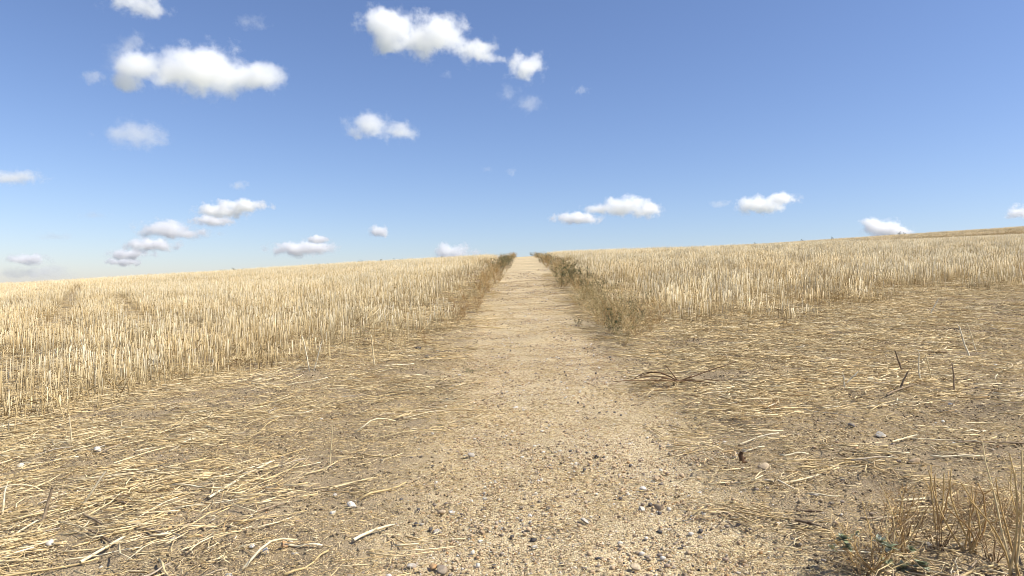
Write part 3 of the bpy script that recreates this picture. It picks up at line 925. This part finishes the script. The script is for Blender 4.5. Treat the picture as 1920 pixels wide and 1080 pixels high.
# ------------------------------------------------------------------ stones that stand out
FLINTS = [
 (498, 1037, 13, .99, 'white flint with a grey underside near the bottom edge, left'),
 (533, 1026, 11, .73, 'rounded orange-brown stone beside a white flint, bottom left'),
 (324, 1014, 9, .84, 'blue-grey stone at the end of a grey stalk, bottom left'),
 (91, 1024, 11, .95, 'whitish-grey stone at the end of a pale stalk, bottom left'),
 (473, 1030, 7, 1.0, 'small white stone left of the white flint, bottom left'),
 (660, 949, 11, .96, 'white-faced flint with a dark side on bare soil left of the path'),
 (624, 963, 8, 1.0, 'small bright white flint on bare soil left of the path'),
 (627, 930, 8, .82, 'small grey stone above the white flints left of the path'),
 (883, 846, 12, .84, 'grey flint with a shaded side on the left part of the path'),
 (870, 847, 7, .05, 'black piece standing in for the shaded side of the grey flint on the path'),  # dark piece added for the grey flint's shade, no separate stone
 (769, 1057, 12, .83, 'blue-grey flint at the left edge of the gravel, bottom edge'),
 (828, 1060, 13, .30, 'brown-grey rounded stone at the bottom edge of the path'),
 (811, 1057, 11, .72, 'reddish-brown stone touching the brown-grey one, bottom edge'),
 (819, 985, 8, .84, 'small grey flint on the left part of the gravel'),
 (829, 956, 11, .62, 'tan stone on the left part of the gravel'),
 (847, 953, 8, .97, 'small cream stone right of the tan one on the gravel'),
 (1119, 849, 8, .06, 'black and white flint chip in the middle of the path'),
 (1000, 999, 9, .08, 'rounded black stone in the middle of the path, near the bottom'),
 (1003, 1014, 10, .90, 'flat pinkish-grey flint just below the black stone on the path'),
 (1097, 970, 11, .85, 'flat pale blue-grey stone in the middle of the path'),
 (1238, 947, 13, .36, 'large smooth tan stone half buried on the right part of the path'),
 (1203, 948, 8, .90, 'small white-topped stone left of the half buried tan one'),
 (1190, 1058, 14, .60, 'cream stone with a black side at the bottom edge of the path'),
 (1232, 893, 8, .45, 'tan stone in the middle of the path, right of centre'),
 (1205, 911, 9, .94, 'white stone flake in the middle of the path'),
 (1441, 909, 11, 1.0, 'flat bright white stone right of the gravel'),
 (1432, 880, 14, .55, 'long flat tan slab of stone below the dark clod'),
 (1380, 855, 8, .9, 'pale stone just left of the dark upright clod'),
 (1687, 874, 10, .25, 'dark brown stone among the straw, right foreground'),
 (1715, 873, 11, .42, 'tan-brown stone among the straw right of a darker one'),
 (1785, 757, 9, .95, 'white stone on grey soil near the right edge'),
 (1651, 820, 11, .88, 'pale flat flint on grey soil, right foreground'),
 (1595, 803, 10, .2, 'dark clod on grey soil, right foreground'),
 (1528, 935, 9, .86, 'pale grey stone right of the gravel, below a bent straw stalk'),
 (1544, 1043, 7, .82, 'small blue-grey stone left of the green weed'),
 (184, 850, 9, .95, 'white-grey stone among straw, left foreground'),
 (39, 878, 8, .97, 'whitish stone near the left edge of the picture'),
 (784, 655, 8, .02, 'small black hole-dark clod at the left verge of the path'),
 (800, 673, 7, .05, 'small dark clod below another at the left verge'),
]
for i, (px, row, rp, tone, lab) in enumerate(FLINTS):
    p = G(px, row)
    r = rp * 0.92 * p[1] / 1280 * 1.1
    v, f = SV[i % 10]
    tn = np.clip(tone + (fbm(v[:, 0] * 2 + i, v[:, 1] * 2 + v[:, 2], i, 2) - 0.5) * 0.12, 0, 1)
    o = link('stone', mesh_np('stone', v, f, tn, M_STONE))
    o.location = (p[0], p[1], p[2] + r * 0.3 + 0.004)
    o.scale = (r, r, r * (0.55 if 'flat' in lab else 1.0))
    o.rotation_euler = (rng.normal(0, .2), rng.normal(0, .2), rng.uniform(0, 6.28))
    tag(o, lab, 'stone', 'stones that stand out')

# the dark upright clod on the right of the path
p = G(1390, 868)
b = Buf()
b.tube([(0, 0, -.02), (.004, 0, .02), (-.004, .004, .045), (.002, 0, .06)], .017, .012, .1, k=6)
b.tube([(0.004, 0, .02), (.018, 0, .03), (.026, 0, .028)], .010, .005, .2, k=5)
b.tube([(-.015, -.005, -.005), (0.012, -.008, .006), (.03, -.004, .004)], .011, .006, .15, k=5)
o = link('stalk_stump', b.mesh('stalk_stump', M_TWIG)); o.location = p
tag(o, 'short dark broken stump standing upright right of the path', 'stump')

# ------------------------------------------------------------------ weeds
def weed_meshes(h, spread, nst, seed, mat_stem, mat_leaf, nbr=6, nlf=11, lsize=(0.010, 0.024), tone_shift=0.0, lw=0.36):
    r2 = np.random.default_rng(seed)
    S = Buf(); Lf = Buf()
    for i in range(nst):
        a = r2.uniform(0, 6.28); sp = spread * math.sqrt(r2.random())
        hh = h * r2.uniform(0.55, 1.0)
        base = np.array([0.04 * math.cos(a) * r2.random(), 0.04 * math.sin(a) * r2.random(), -0.02])
        t = np.linspace(0, 1, 6)
        cur = r2.uniform(0.8, 1.6)
        pts = base + np.stack([math.cos(a) * sp * t ** cur, math.sin(a) * sp * t ** cur, hh * t], 1) + r2.normal(0, 0.012, (6, 3)) * t[:, None]
        tn = float(np.clip(r2.beta(2, 2) + tone_shift, 0, 1))
        S.tube(pts, 0.0032, 0.0013, tn, k=3)
        for j in range(nbr):
            tt = r2.uniform(0.22, 1.0)
            k = min(4, int(tt * 5)); fr = tt * 5 - k
            b0 = pts[k] * (1 - fr) + pts[k + 1] * fr
            ba = r2.uniform(0, 6.28); bl = h * r2.uniform(0.12, 0.34) * (1.15 - 0.5 * tt)
            el = r2.uniform(0.25, 1.1)
            d = np.array([math.cos(ba) * math.cos(el), math.sin(ba) * math.cos(el), math.sin(el)])
            b1 = b0 + d * bl * 0.5 + r2.normal(0, 0.006, 3); b2 = b1 + d * bl * 0.5 + np.array([0, 0, 0.02 * r2.random()])
            S.tube([b0, b1, b2], 0.0014, 0.0008, float(np.clip(tn + 0.1, 0, 1)), k=3, cap=False)
            ctone = float(np.clip(r2.beta(1.6, 1.6) + tone_shift, 0, 1))
            for q in range(nlf):
                u = r2.random() ** 0.7
                pp = b0 + (b1 - b0) * min(1, 2 * u) + (b2 - b1) * max(0, 2 * u - 1) + r2.normal(0, 0.004, 3)
                la = r2.uniform(0, 6.28)
                dd = np.array([math.cos(la), math.sin(la), r2.uniform(-0.5, 0.9)])
                ls = r2.uniform(*lsize)
                Lf.leaf(pp, dd, r2.normal(0, 0.5, 3) + np.array([0, 0, 1.0]), ls, ls * lw, float(np.clip(ctone + r2.normal(0, 0.15), 0, 1)))
    return S.mesh('stem', mat_stem), Lf.mesh('foliage', mat_leaf)

KINDS = {
 'dry':   [weed_meshes(0.52, 0.27, 8, 100 + i, M_DRY, M_DRY, nlf=8, tone_shift=0.08) for i in range(5)],
 'brown': [weed_meshes(0.50, 0.26, 9, 120 + i, M_DRY, M_DRY, tone_shift=-0.22, nlf=8) for i in range(4)],
 'twig':  [weed_meshes(0.42, 0.22, 9, 200 + i, M_WEEDTWIG, M_WEEDTWIG, nbr=8, nlf=3, lsize=(0.006, 0.014)) for i in range(4)],
 'far':   [weed_meshes(0.50, 0.20, 6, 180 + i, M_TWIG, M_GREEN, nbr=5, nlf=7, lsize=(0.035, 0.075), tone_shift=-0.25) for i in range(3)],
 'mixed': [weed_meshes(0.52, 0.28, 8, 140 + i, M_DRY, M_GREEN, nlf=8, tone_shift=0.15) for i in range(4)],
 'green': [weed_meshes(0.52, 0.30, 9, 160 + i, M_TWIG, M_GREEN, nlf=14, lsize=(0.014, 0.034)) for i in range(4)],
}
def weed(kind, x, y, sc, label, group, name='weed', zs=1.0, tilt=None):
    st, lf = KINDS[kind][int(rng.integers(len(KINDS[kind])))]
    e = bpy.data.objects.new(name, None)
    COL.objects.link(e)
    e.location = (x, y, float(zg(x, y)))
    e.scale = (sc, sc, sc * zs)
    e.rotation_euler = (rng.normal(0, .08), rng.normal(0, .08), rng.uniform(0, 6.28)) if tilt is None else tilt
    e.empty_display_size = 0.05
    tag(e, label, 'weed', group)
    a = link('stem', st, e)
    b = link('foliage', lf, e); b['kind'] = 'stuff'
    return e

# the two verges
def verge(side):
    y = 12.3 if side < 0 else 9.2
    i = 0
    while y < 62:
        off = 1.2 - 0.28 * float(sstep(24, 55, y)) + rng.normal(0, 0.17) + (0.10 if rng.random() < 0.3 else 0)
        x = float(path_c(y)) + side * off
        g = rng.random()
        if side < 0:
            kind = 'green' if 28 < y < 42 and g < 0.8 else 'mixed' if g > 0.8 else ('brown' if g < 0.22 else 'dry')
            sc = (0.72 + 0.30 * float(sstep(13, 26, y)) + rng.normal(0, 0.17)) * (1 - 0.25 * float(sstep(38, 60, y)))
        else:
            kind = 'mixed' if y < 14 and g < 0.5 else ('green' if (17 < y < 23 and g < 0.55) or g < 0.24 else 'mixed' if g > 0.58 else ('brown' if g < 0.42 else 'dry'))
            sc = (1.02 + rng.normal(0, 0.2)) * (1 - 0.3 * float(sstep(30, 58, y))) + 0.12 * float(sstep(24, 16, y) if False else (18 < y < 24))
        sidew = 'left' if side < 0 else 'right'
        col = {'green': 'green', 'mixed': 'olive', 'dry': 'dry straw-brown', 'brown': 'dark dry brown'}[kind]
        zone = 'far' if y > 26 else ('middle' if y > 15 else 'near')
        lab = f'{col} bushy weed in the {zone} part of the {sidew} verge of the path'
        weed(kind, x, y, max(0.4, sc), lab, f'{col} weeds of the {zone} {sidew} verge')
        y += (0.16 + 0.0095 * y) * rng.uniform(0.6, 1.5)
        i += 1
verge(-1); verge(1)

# the broad clump where the right verge begins
for (px, row, kind, sc, lab) in (
    (1168, 648, 'mixed', 0.98, 'tall feathery olive weed standing foremost in the right verge'),
    (1145, 628, 'green', 0.9, 'green leafy weed behind the foremost weed of the right verge'),
    (1195, 632, 'dry', 1.0, 'straw-brown weed right of the foremost weed of the right verge'),
    (1222, 622, 'dry', 0.95, 'straw-brown weed at the corner of the right stubble'),
    (1190, 612, 'green', 0.85, 'dark green weed in the middle of the right verge clump'),
    (1232, 612, 'brown', 0.85, 'dark brown weed leaning on the right stubble corner'),
    (1150, 606, 'brown', 0.85, 'brown weed on the path side of the right verge clump'),
    (1170, 592, 'mixed', 0.9, 'olive weed at the back of the right verge clump'),
    (1085, 607, 'green', 0.38, 'small dark green weed alone on the path before the right verge'),
    (1282, 645, 'mixed', 0.42, 'small olive weed alone on the litter right of the verge clump'),
    (720, 640, 'dry', 0.5, 'small dry weed in the thin stubble left of the path'),
    (800, 645, 'brown', 0.55, 'brown weed in front of the thin left stubble by the path'),
    (860, 607, 'brown', 0.8, 'dark leaning weed where the left verge begins'),
    (842, 622, 'dry', 0.7, 'dry weed in front of the dark leaning one, left verge'),
):
    x, y = pix_ground(px, row)
    weed(kind, x, y, sc, lab, 'weeds at the head of the verges')

# low mats of dead weed
for (px, row, kind, sc, lab) in (
    (745, 718, 'dry', 1.0, 'flattened orange-brown weed mat left of the path'),
    (690, 712, 'dry', 0.9, 'flattened straw weed left of the orange-brown mat'),
    (840, 690, 'brown', 0.55, 'small dark weed mat at the left verge of the path'),
    (885, 692, 'green', 0.5, 'low green weed mat on the left edge of the path'),
    (905, 600, 'brown', 0.7, 'low dark weed mat on the path below the left verge'),
    (1440, 768, 'brown', 0.85, 'flattened dark brown weed mat right of the path'),
    (1385, 790, 'dry', 0.7, 'flattened orange weed mat beside the dark brown one'),
    (1255, 735, 'brown', 0.7, 'flattened brown weed in front of the uprooted plant'),
    (1500, 720, 'brown', 0.7, 'flattened brown weed in the right-hand litter'),
    (1210, 660, 'dry', 0.6, 'low orange weed mat below the right verge clump'),
    (1100, 650, 'brown', 0.5, 'low dark mat standing in for weed shadow on the right edge of the path'),  # cast shadow of the verge weeds, built as a dark mat
    (1085, 552, 'brown', 0.75, 'low dark mat standing in for the shadow reaching onto the path from the right verge'),  # brown mesh laid where the right verge throws its shadow
):
    x, y = pix_ground(px, row)
    weed(kind, x, y, sc, lab, 'flattened weed mats', name='weed_mat', zs=0.16, tilt=(0, -0.04, rng.uniform(0, 6.28)))

# the uprooted plant with sprawling dark stems
p = G(1272, 726, 0.02)
root = bpy.data.objects.new('uprooted_plant', None); COL.objects.link(root); root.location = p
tag(root, 'uprooted dead plant with dark sprawling stems lying right of the path', 'plant')
def stem_part(parent, pts, r0, r1, tone, mat, name='stem', k=5):
    b = Buf(); b.tube(pts, r0, r1, tone, k=k)
    return link(name, b.mesh(name, mat), parent)
stem_part(root, [(-.05, 0, -.01), (0, 0, .02), (.03, .01, .0)], .014, .010, .1, M_TWIG, 'root_crown', 6)
for (ex, ey, ez, bow) in ((.55, .10, .17, .0), (-.12, .05, .15, .01), (-.38, .10, .02, .07), (-.48, -.05, .01, .05), (-.32, .15, .03, .06), (-.62, -.12, .005, .02), (.26, -.18, .005, .02), (.40, -.02, .01, .02), (-.25, -.12, .01, .03), (.12, .02, .05, .0)):
    t = np.linspace(0, 1, 6)
    pts = np.stack([ex * t, ey * t, ez * t + bow * np.sin(t * math.pi) + .012], 1) + rng.normal(0, .006, (6, 3)) * t[:, None]
    o = stem_part(root, pts, .0065, .0028, rng.uniform(.1, .5), M_TWIG)

# bare stemmed weeds and the blue-green one in the bottom right corner
def stemmy(px, row, tops, label, r=0.004, mat=M_DRY, twigs=3, name='stemmy_weed', leaves=None):
    p = G(px, row)
    e = bpy.data.objects.new(name, None); COL.objects.link(e); e.location = p
    tag(e, label, 'weed')
    for (tx, ty, dy) in tops:
        yt = p[1] + dy
        q = np.array([(tx - 960) / 1280 * yt, yt, CAM_Z + (540 - ty) / 1280 * yt]) - p
        t = np.linspace(0, 1, 7)
        bow = rng.normal(0, .03)
        pts = q[None] * t[:, None] + np.stack([np.sin(t * math.pi) * bow, np.sin(t * 2.5) * rng.normal(0, .02), 0 * t], 1) + rng.normal(0, .004, (7, 3)) * t[:, None] + np.array([rng.normal(0, .012), rng.normal(0, .012), -.01 * 1]) * (1 - t)[:, None]
        b = Buf()
        tn = rng.uniform(.35, 1.0)
        b.tube(pts, r, r * .45, tn, k=5)
        for j in range(twigs):
            k = int(rng.integers(2, 6)); a = rng.uniform(0, 6.28); l = rng.uniform(.03, .10)
            d = np.array([math.cos(a), math.sin(a), rng.uniform(.4, 1.4)]); d /= np.linalg.norm(d)
            m1 = pts[k] + d * l * .5 + rng.normal(0, .006, 3)
            b.tube([pts[k], m1, m1 + (d + np.array([0, 0, .4])) * l * .5], r * .45, r * .22, min(1, tn + .1), k=3)
            for q2 in range(4):
                la = rng.uniform(0, 6.28)
                b.leaf(m1 + d * l * rng.uniform(-.3, .5), np.array([math.cos(la), math.sin(la), rng.uniform(-.3, .8)]), np.array([.1, .1, 1.0]), rng.uniform(.008, .018), .004, rng.uniform(.2, .9))
        o = link('stem', b.mesh('stem', mat), e)
    if leaves:
        for (lx, ly, n, size) in leaves:      # rosettes of blue-green leaves, each leaf a part
            yt = p[1] + rng.normal(0, .05)
            c = np.array([(lx - 960) / 1280 * yt, yt, CAM_Z + (540 - ly) / 1280 * yt]) - p
            for j in range(n):
                b = Buf()
                a = rng.uniform(0, 6.28); el = rng.uniform(-.1, 1.2)
                d = np.array([math.cos(a) * math.cos(el), math.sin(a) * math.cos(el), math.sin(el)])
                s = np.cross(d, [0.1, 0.2, 1.0]); s /= np.linalg.norm(s); nn = np.cross(s, d)
                ln = size * rng.uniform(.7, 1.2); wd = ln * .32
                tn = rng.uniform(.25, 1.0)
                t = [0, .25, .55, .8, 1.0]; w = [.12, .7, 1.0, .65, .02]
                v = []
                for tt, ww in zip(t, w):
                    ctr = c + d * ln * tt - nn * ln * .25 * tt * tt
                    v += [ctr - s * wd * ww + nn * wd * .25 * ww, ctr, ctr + s * wd * ww + nn * wd * .25 * ww]
                f = []
                for q3 in range(4):
                    f += [[q3 * 3, q3 * 3 + 1, q3 * 3 + 4, q3 * 3 + 3], [q3 * 3 + 1, q3 * 3 + 2, q3 * 3 + 5, q3 * 3 + 4]]
                b.add(np.array(v), np.array(f), np.clip(tn + rng.normal(0, .05, 15), 0, 1))
                link('leaf', b.mesh('leaf', M_BLUE), e)
    return e

stemmy(1640, 1068, [(1560, 1010, 0), (1580, 985, .05), (1605, 1000, -.05), (1620, 940, .1), (1660, 960, .06), (1680, 990, 0), (1700, 1010, -.05), (1645, 905, .15), (1600, 1040, -.08), (1720, 1040, 0)],
       'branching weed with blue-green leaf rosettes in the bottom right corner', r=.0035, mat=M_DRY, twigs=5,
       leaves=[(1582, 1012, 22, .032), (1590, 1026, 16, .030), (1650, 1018, 20, .034), (1668, 1028, 18, .032), (1707, 1030, 14, .024), (1693, 1066, 26, .034), (1727, 1062, 32, .036), (1665, 1056, 18, .030), (1560, 1030, 12, .026), (1605, 1002, 10, .024)])
stemmy(1697, 1032, [(1690, 915, 0), (1700, 905, .05), (1660, 920, .05), (1715, 930, -.04), (1676, 960, 0), (1735, 950, 0)],
       'dry branching weed right behind the blue-green one', r=.0032, twigs=6)
stemmy(1757, 992, [(1746, 880, 0), (1752, 890, .08), (1780, 900, 0), (1766, 885, .03)],
       'clump of straight brown stems left of the tallest bare weed', r=.0050, twigs=2)
stemmy(1818, 1034, [(1786, 880, 0), (1745, 876, .1), (1800, 905, -.02), (1830, 905, .03), (1838, 925, 0), (1822, 910, .05), (1860, 930, 0), (1775, 955, 0)],
       'clump of bare stems over a black hole in the litter', r=.0048, twigs=2)
stemmy(1906, 1079, [(1896, 850, 0), (1870, 900, .05), (1848, 826, .15), (1905, 880, .1), (1820, 935, -.05), (1915, 840, 0)],
       'tallest bare weed at the right edge of the picture', r=.0050, twigs=3)
stemmy(1912, 1012, [(1885, 895, 0), (1900, 870, 0), (1918, 905, .05), (1875, 930, 0)],
       'bare weed cut by the right edge, behind the tallest one', r=.0042, twigs=3)

for (px, row, kind, sc, lab) in (
    (1655, 1045, 'twig', 0.62, 'twiggy brown weed among the blue-green leaves, bottom right'),
    (1700, 1010, 'twig', 0.66, 'twiggy brown weed behind the blue-green leaves, bottom right'),
    (1760, 1030, 'twig', 0.60, 'twiggy brown weed left of the black hole in the litter'),
    (1860, 1050, 'twig', 0.70, 'twiggy brown weed at the foot of the tallest bare weed'),
    (1880, 985, 'twig', 0.72, 'twiggy brown weed behind the tallest bare weed, right edge'),
    (1615, 1075, 'twig', 0.55, 'twiggy brown weed cut by the bottom edge, right'),
    (1815, 985, 'twig', 0.55, 'twiggy brown weed between the two clumps of bare stems'),
):
    x, y = pix_ground(px, row)
    weed(kind, x, y, sc, lab, 'twiggy weeds in the bottom right corner')

# dark weeds standing above the stubble on the skyline
SKYL = [(362, 0), (413, 1), (420, 1), (438, 1), (442, 0), (455, 1), (247, 0), (307, 0), (508, 0), (535, 1), (563, 0), (585, 0), (600, 1), (617, 0), (677, 1), (714, 1), (737, 1), (748, 1), (756, 1), (775, 0), (830, 1), (866, 0),
        (1125, 0), (1215, 0), (1318, 1), (1375, 0), (1504, 0), (1560, 1), (1687, 1), (1695, 0), (1170, 0), (1415, 0), (60, 0), (110, 0)]
for px, big in SKYL:
    u = (px - 960) / 1280
    yy = np.linspace(25, 66 if px < 1250 else 122, 400)
    el = (zbig(u * yy, yy) - CAM_Z) / yy
    y = float(yy[np.argmax(el)]) - 1.0
    x = u * y
    side = 'left' if px < 960 else 'right'
    weed('far', x, y, (0.86 if big else 0.70) * (1.0 if y < 70 else 1.5) * rng.uniform(.9, 1.15), f'{"larger" if big else "tiny"} dark weed above the stubble on the {side} skyline, {"near the path" if abs(px - 960) < 330 else "far from the path"}', f'{"larger" if big else "tiny"} dark weeds {"near the path" if abs(px - 960) < 330 else "far from the path"} on the {side} skyline', name='skyline_weed', zs=1.25)

# ------------------------------------------------------------------ clouds
def cloud(puffs, label, dens=1.0, alt=950.0, soft=0.9, amp=1.6, name='cloud'):
    """PUFFS: (px, row, half width, half height) of the lobes as they lie in the sky; the cloud stands at its own distance and has depth"""
    cx = sum(p[0] for p in puffs) / len(puffs); cr = max(p[1] for p in puffs)
    tanel = max((540 - cr) / 1280.0, 0.035)
    D = min(alt / tanel, 22000.0)
    u0 = (cx - 960) / 1280
    C = Vector((u0 * D, D, CAM_Z + (540 - cr) / 1280 * D))
    m, nt, out = new_mat('cloud_vapour')
    L = nt.links.new
    tc = N(nt, 'ShaderNodeTexCoord')
    hm = max(q[3] for q in puffs)
    unit = (hm * 1.15 + 8) * D / 1280
    nz = N(nt, 'ShaderNodeTexNoise')
    nz.inputs['Scale'].default_value = 1.0 / (unit * 0.85)
    nz.inputs['Detail'].default_value = 7.0
    nz.inputs['Roughness'].default_value = 0.66
    off = N(nt, 'ShaderNodeVectorMath', operation='ADD')
    off.inputs[1].default_value = (random.uniform(0, 9e3), random.uniform(0, 9e3), random.uniform(0, 9e3))
    L(tc.outputs['Object'], off.inputs[0]); L(off.outputs[0], nz.inputs['Vector'])
    prev = None
    bm = bmesh.new()
    for (px, row, hw, hh) in puffs:
        rx = hw * D / 1280; rz = hh * D / 1280; ry = (rx + rz) / 2
        c = Vector(((px - cx) / 1280 * D, random.uniform(-.3, .3) * ry, (cr - row) / 1280 * D))
        sub = N(nt, 'ShaderNodeVectorMath', operation='SUBTRACT'); sub.inputs[1].default_value = c
        L(tc.outputs['Object'], sub.inputs[0])
        dv = N(nt, 'ShaderNodeVectorMath', operation='DIVIDE'); dv.inputs[1].default_value = (rx, ry, rz)
        L(sub.outputs[0], dv.inputs[0])
        ln = N(nt, 'ShaderNodeVectorMath', operation='LENGTH'); L(dv.outputs[0], ln.inputs[0])
        iv = N(nt, 'ShaderNodeMath', operation='SUBTRACT'); iv.inputs[0].default_value = 1.0
        L(ln.outputs['Value'], iv.inputs[1])
        if prev is None:
            prev = iv.outputs[0]
        else:
            mx = N(nt, 'ShaderNodeMath', operation='SMOOTH_MAX'); mx.inputs[2].default_value = 0.25
            L(prev, mx.inputs[0]); L(iv.outputs[0], mx.inputs[1]); prev = mx.outputs[0]
        ret = bmesh.ops.create_icosphere(bm, subdivisions=2, radius=1.0)
        for v in ret['verts']:
            v.co = Vector((v.co.x * rx * 1.5, v.co.y * ry * 1.5, v.co.z * rz * 1.5)) + c
    # hull round the lobes
    res = bmesh.ops.convex_hull(bm, input=list(bm.verts))
    bmesh.ops.delete(bm, geom=[g for g in res['geom_interior'] if isinstance(g, bmesh.types.BMVert)], context='VERTS')
    hull_faces = {g for g in res['geom'] if isinstance(g, bmesh.types.BMFace)}
    bmesh.ops.delete(bm, geom=[f for f in bm.faces if f not in hull_faces], context='FACES_ONLY')
    loose = [v for v in bm.verts if not v.link_faces]
    bmesh.ops.delete(bm, geom=loose, context='VERTS')
    bmesh.ops.recalc_face_normals(bm, faces=bm.faces)
    me = bpy.data.meshes.new(name)
    bm.to_mesh(me); bm.free()
    # density: lobes worn away by the noise
    a = N(nt, 'ShaderNodeMath', operation='MULTIPLY_ADD')
    L(nz.outputs['Fac'], a.inputs[0]); a.inputs[1].default_value = amp * 2.2
    a.inputs[2].default_value = -amp * 1.1 - 0.02
    s = N(nt, 'ShaderNodeMath', operation='ADD'); L(prev, s.inputs[0]); L(a.outputs[0], s.inputs[1])
    mr = N(nt, 'ShaderNodeMapRange', interpolation_type='SMOOTHSTEP')
    mr.inputs['From Min'].default_value = 0.0; mr.inputs['From Max'].default_value = soft
    mr.inputs['To Min'].default_value = 0.0; mr.inputs['To Max'].default_value = dens ** 1.6 * (3.4 if cr < 330 else 4.6) / unit
    L(s.outputs[0], mr.inputs['Value'])
    pv = N(nt, 'ShaderNodeVolumePrincipled')
    pv.inputs['Color'].default_value = (1.0, 1.0, 1.0, 1)
    pv.inputs['Anisotropy'].default_value = 0.2
    L(mr.outputs[0], pv.inputs['Density'])
    L(pv.outputs[0], out.inputs['Volume'])
    m.cycles.volume_step_rate = 0.5
    m.cycles.volume_sampling = 'DISTANCE'
    me.materials.append(m)
    o = link(name, me)
    o.location = C
    tag(o, label, 'cloud', 'fair weather clouds')
    return o

CLOUDS = [
 ([(385, 140, 95, 46), (340, 130, 60, 36), (455, 148, 60, 34), (500, 145, 34, 30), (390, 110, 30, 26), (270, 128, 44, 32), (240, 155, 34, 18)], 'largest cloud, long and white, upper left of the sky', 1.0),
 ([(245, 80, 26, 22)], 'small round wisp above the left end of the largest cloud', .30),
 ([(212, 108, 28, 24)], 'thin wisp left of the largest cloud', .22),
 ([(180, 148, 24, 13)], 'small flat puff left of the largest cloud', .3),
 ([(745, 50, 62, 34), (815, 72, 75, 36), (880, 92, 45, 30), (705, 38, 32, 28), (730, 82, 40, 20)], 'bright cloud at the top of the sky sloping down right', 1.0),
 ([(985, 128, 40, 28), (935, 112, 32, 10)], 'round puff trailing the bright top cloud', .9),
 ([(955, 178, 22, 18), (990, 194, 34, 18)], 'faint wisp below the round puff', .22),
 ([(1092, 170, 18, 9)], 'tiny puff alone right of the round puff', .3),
 ([(838, 138, 14, 8)], 'tiny faint wisp below the bright top cloud', .15),
 ([(262, 255, 62, 26), (235, 245, 36, 18)], 'faint grey-white cloud below the largest cloud', .35),
 ([(690, 238, 46, 26), (745, 248, 46, 18)], 'white cloud in the middle of the sky', .6),
 ([(258, 6, 58, 22), (285, 18, 32, 16)], 'cloud cut by the top edge at left', .6),
 ([(470, 40, 34, 14)], 'faint wisp near the top edge right of the cut cloud', .2),
 ([(30, 333, 58, 14)], 'flat cloud cut by the left edge', .4),
 ([(448, 348, 20, 9)], 'small faint puff above the left cloud bank', .25),
 ([(960, 322, 12, 9)], 'tiny round puff in the middle of the sky', .3),
 ([(915, 317, 14, 7)], 'faint speck of cloud left of the tiny round puff', .15),
 ([(1172, 388, 50, 20), (1215, 392, 32, 16), (1128, 392, 34, 13)], 'white cumulus right of the path over the stubble', .8),
 ([(1082, 409, 46, 12)], 'flat cloud touching the left end of the white cumulus', .7),
 ([(1425, 384, 48, 17), (1462, 372, 42, 12)], 'white cloud with a tail rising right', .7),
 ([(1350, 383, 22, 8)], 'faint wisp left of the tailed cloud', .2),
 ([(1652, 428, 38, 20), (1675, 434, 32, 11)], 'bright cumulus sitting on the right skyline', 1.0),
 ([(1918, 398, 26, 15)], 'cloud cut by the right edge', .7),
 ([(709, 435, 22, 12)], 'small round cumulus left of the path above the field', .6),
 ([(846, 470, 38, 15), (850, 480, 28, 9)], 'cumulus just above the left skyline near the path', .7),
 ([(890, 473, 20, 9)], 'faint puff right of the cumulus by the path', .25),
 ([(565, 467, 66, 13), (585, 462, 40, 10)], 'long flat cloud over the left field', .55),
 ([(598, 450, 28, 9)], 'small puff over the long flat cloud', .45),
 ([(310, 430, 58, 19), (355, 438, 50, 11)], 'white cumulus in the left cloud bank, broadest of it', .7),
 ([(455, 387, 58, 12), (415, 395, 50, 14)], 'upper long cloud of the left cloud bank', .5),
 ([(402, 414, 42, 11)], 'flat cloud below the upper long one in the left bank', .55),
 ([(278, 459, 52, 14), (298, 456, 22, 11)], 'second cloud down in the left bank', .6),
 ([(245, 477, 44, 11)], 'third cloud down in the left bank', .6),
 ([(230, 491, 36, 8)], 'lowest flat cloud of the left bank', .5),
 ([(58, 487, 38, 12)], 'pale cloud low over the far left field', .4),
 ([(60, 513, 80, 14), (90, 505, 50, 10)], 'broad hazy cloud lowest at the far left', .2),
 ([(172, 402, 34, 8)], 'hazy streak left of the cloud bank', .12),
 ([(105, 444, 40, 8)], 'grey hazy streak at far left', .12),
]
for puffs, lab, dn in CLOUDS:
    low = max(q[1] for q in puffs)
    if low > 380 and dn > 0.22:
        dn = max(dn, 0.8 if dn > 0.35 else 0.5)      # far clouds are seen through their whole length
    cloud(puffs, lab, dn)
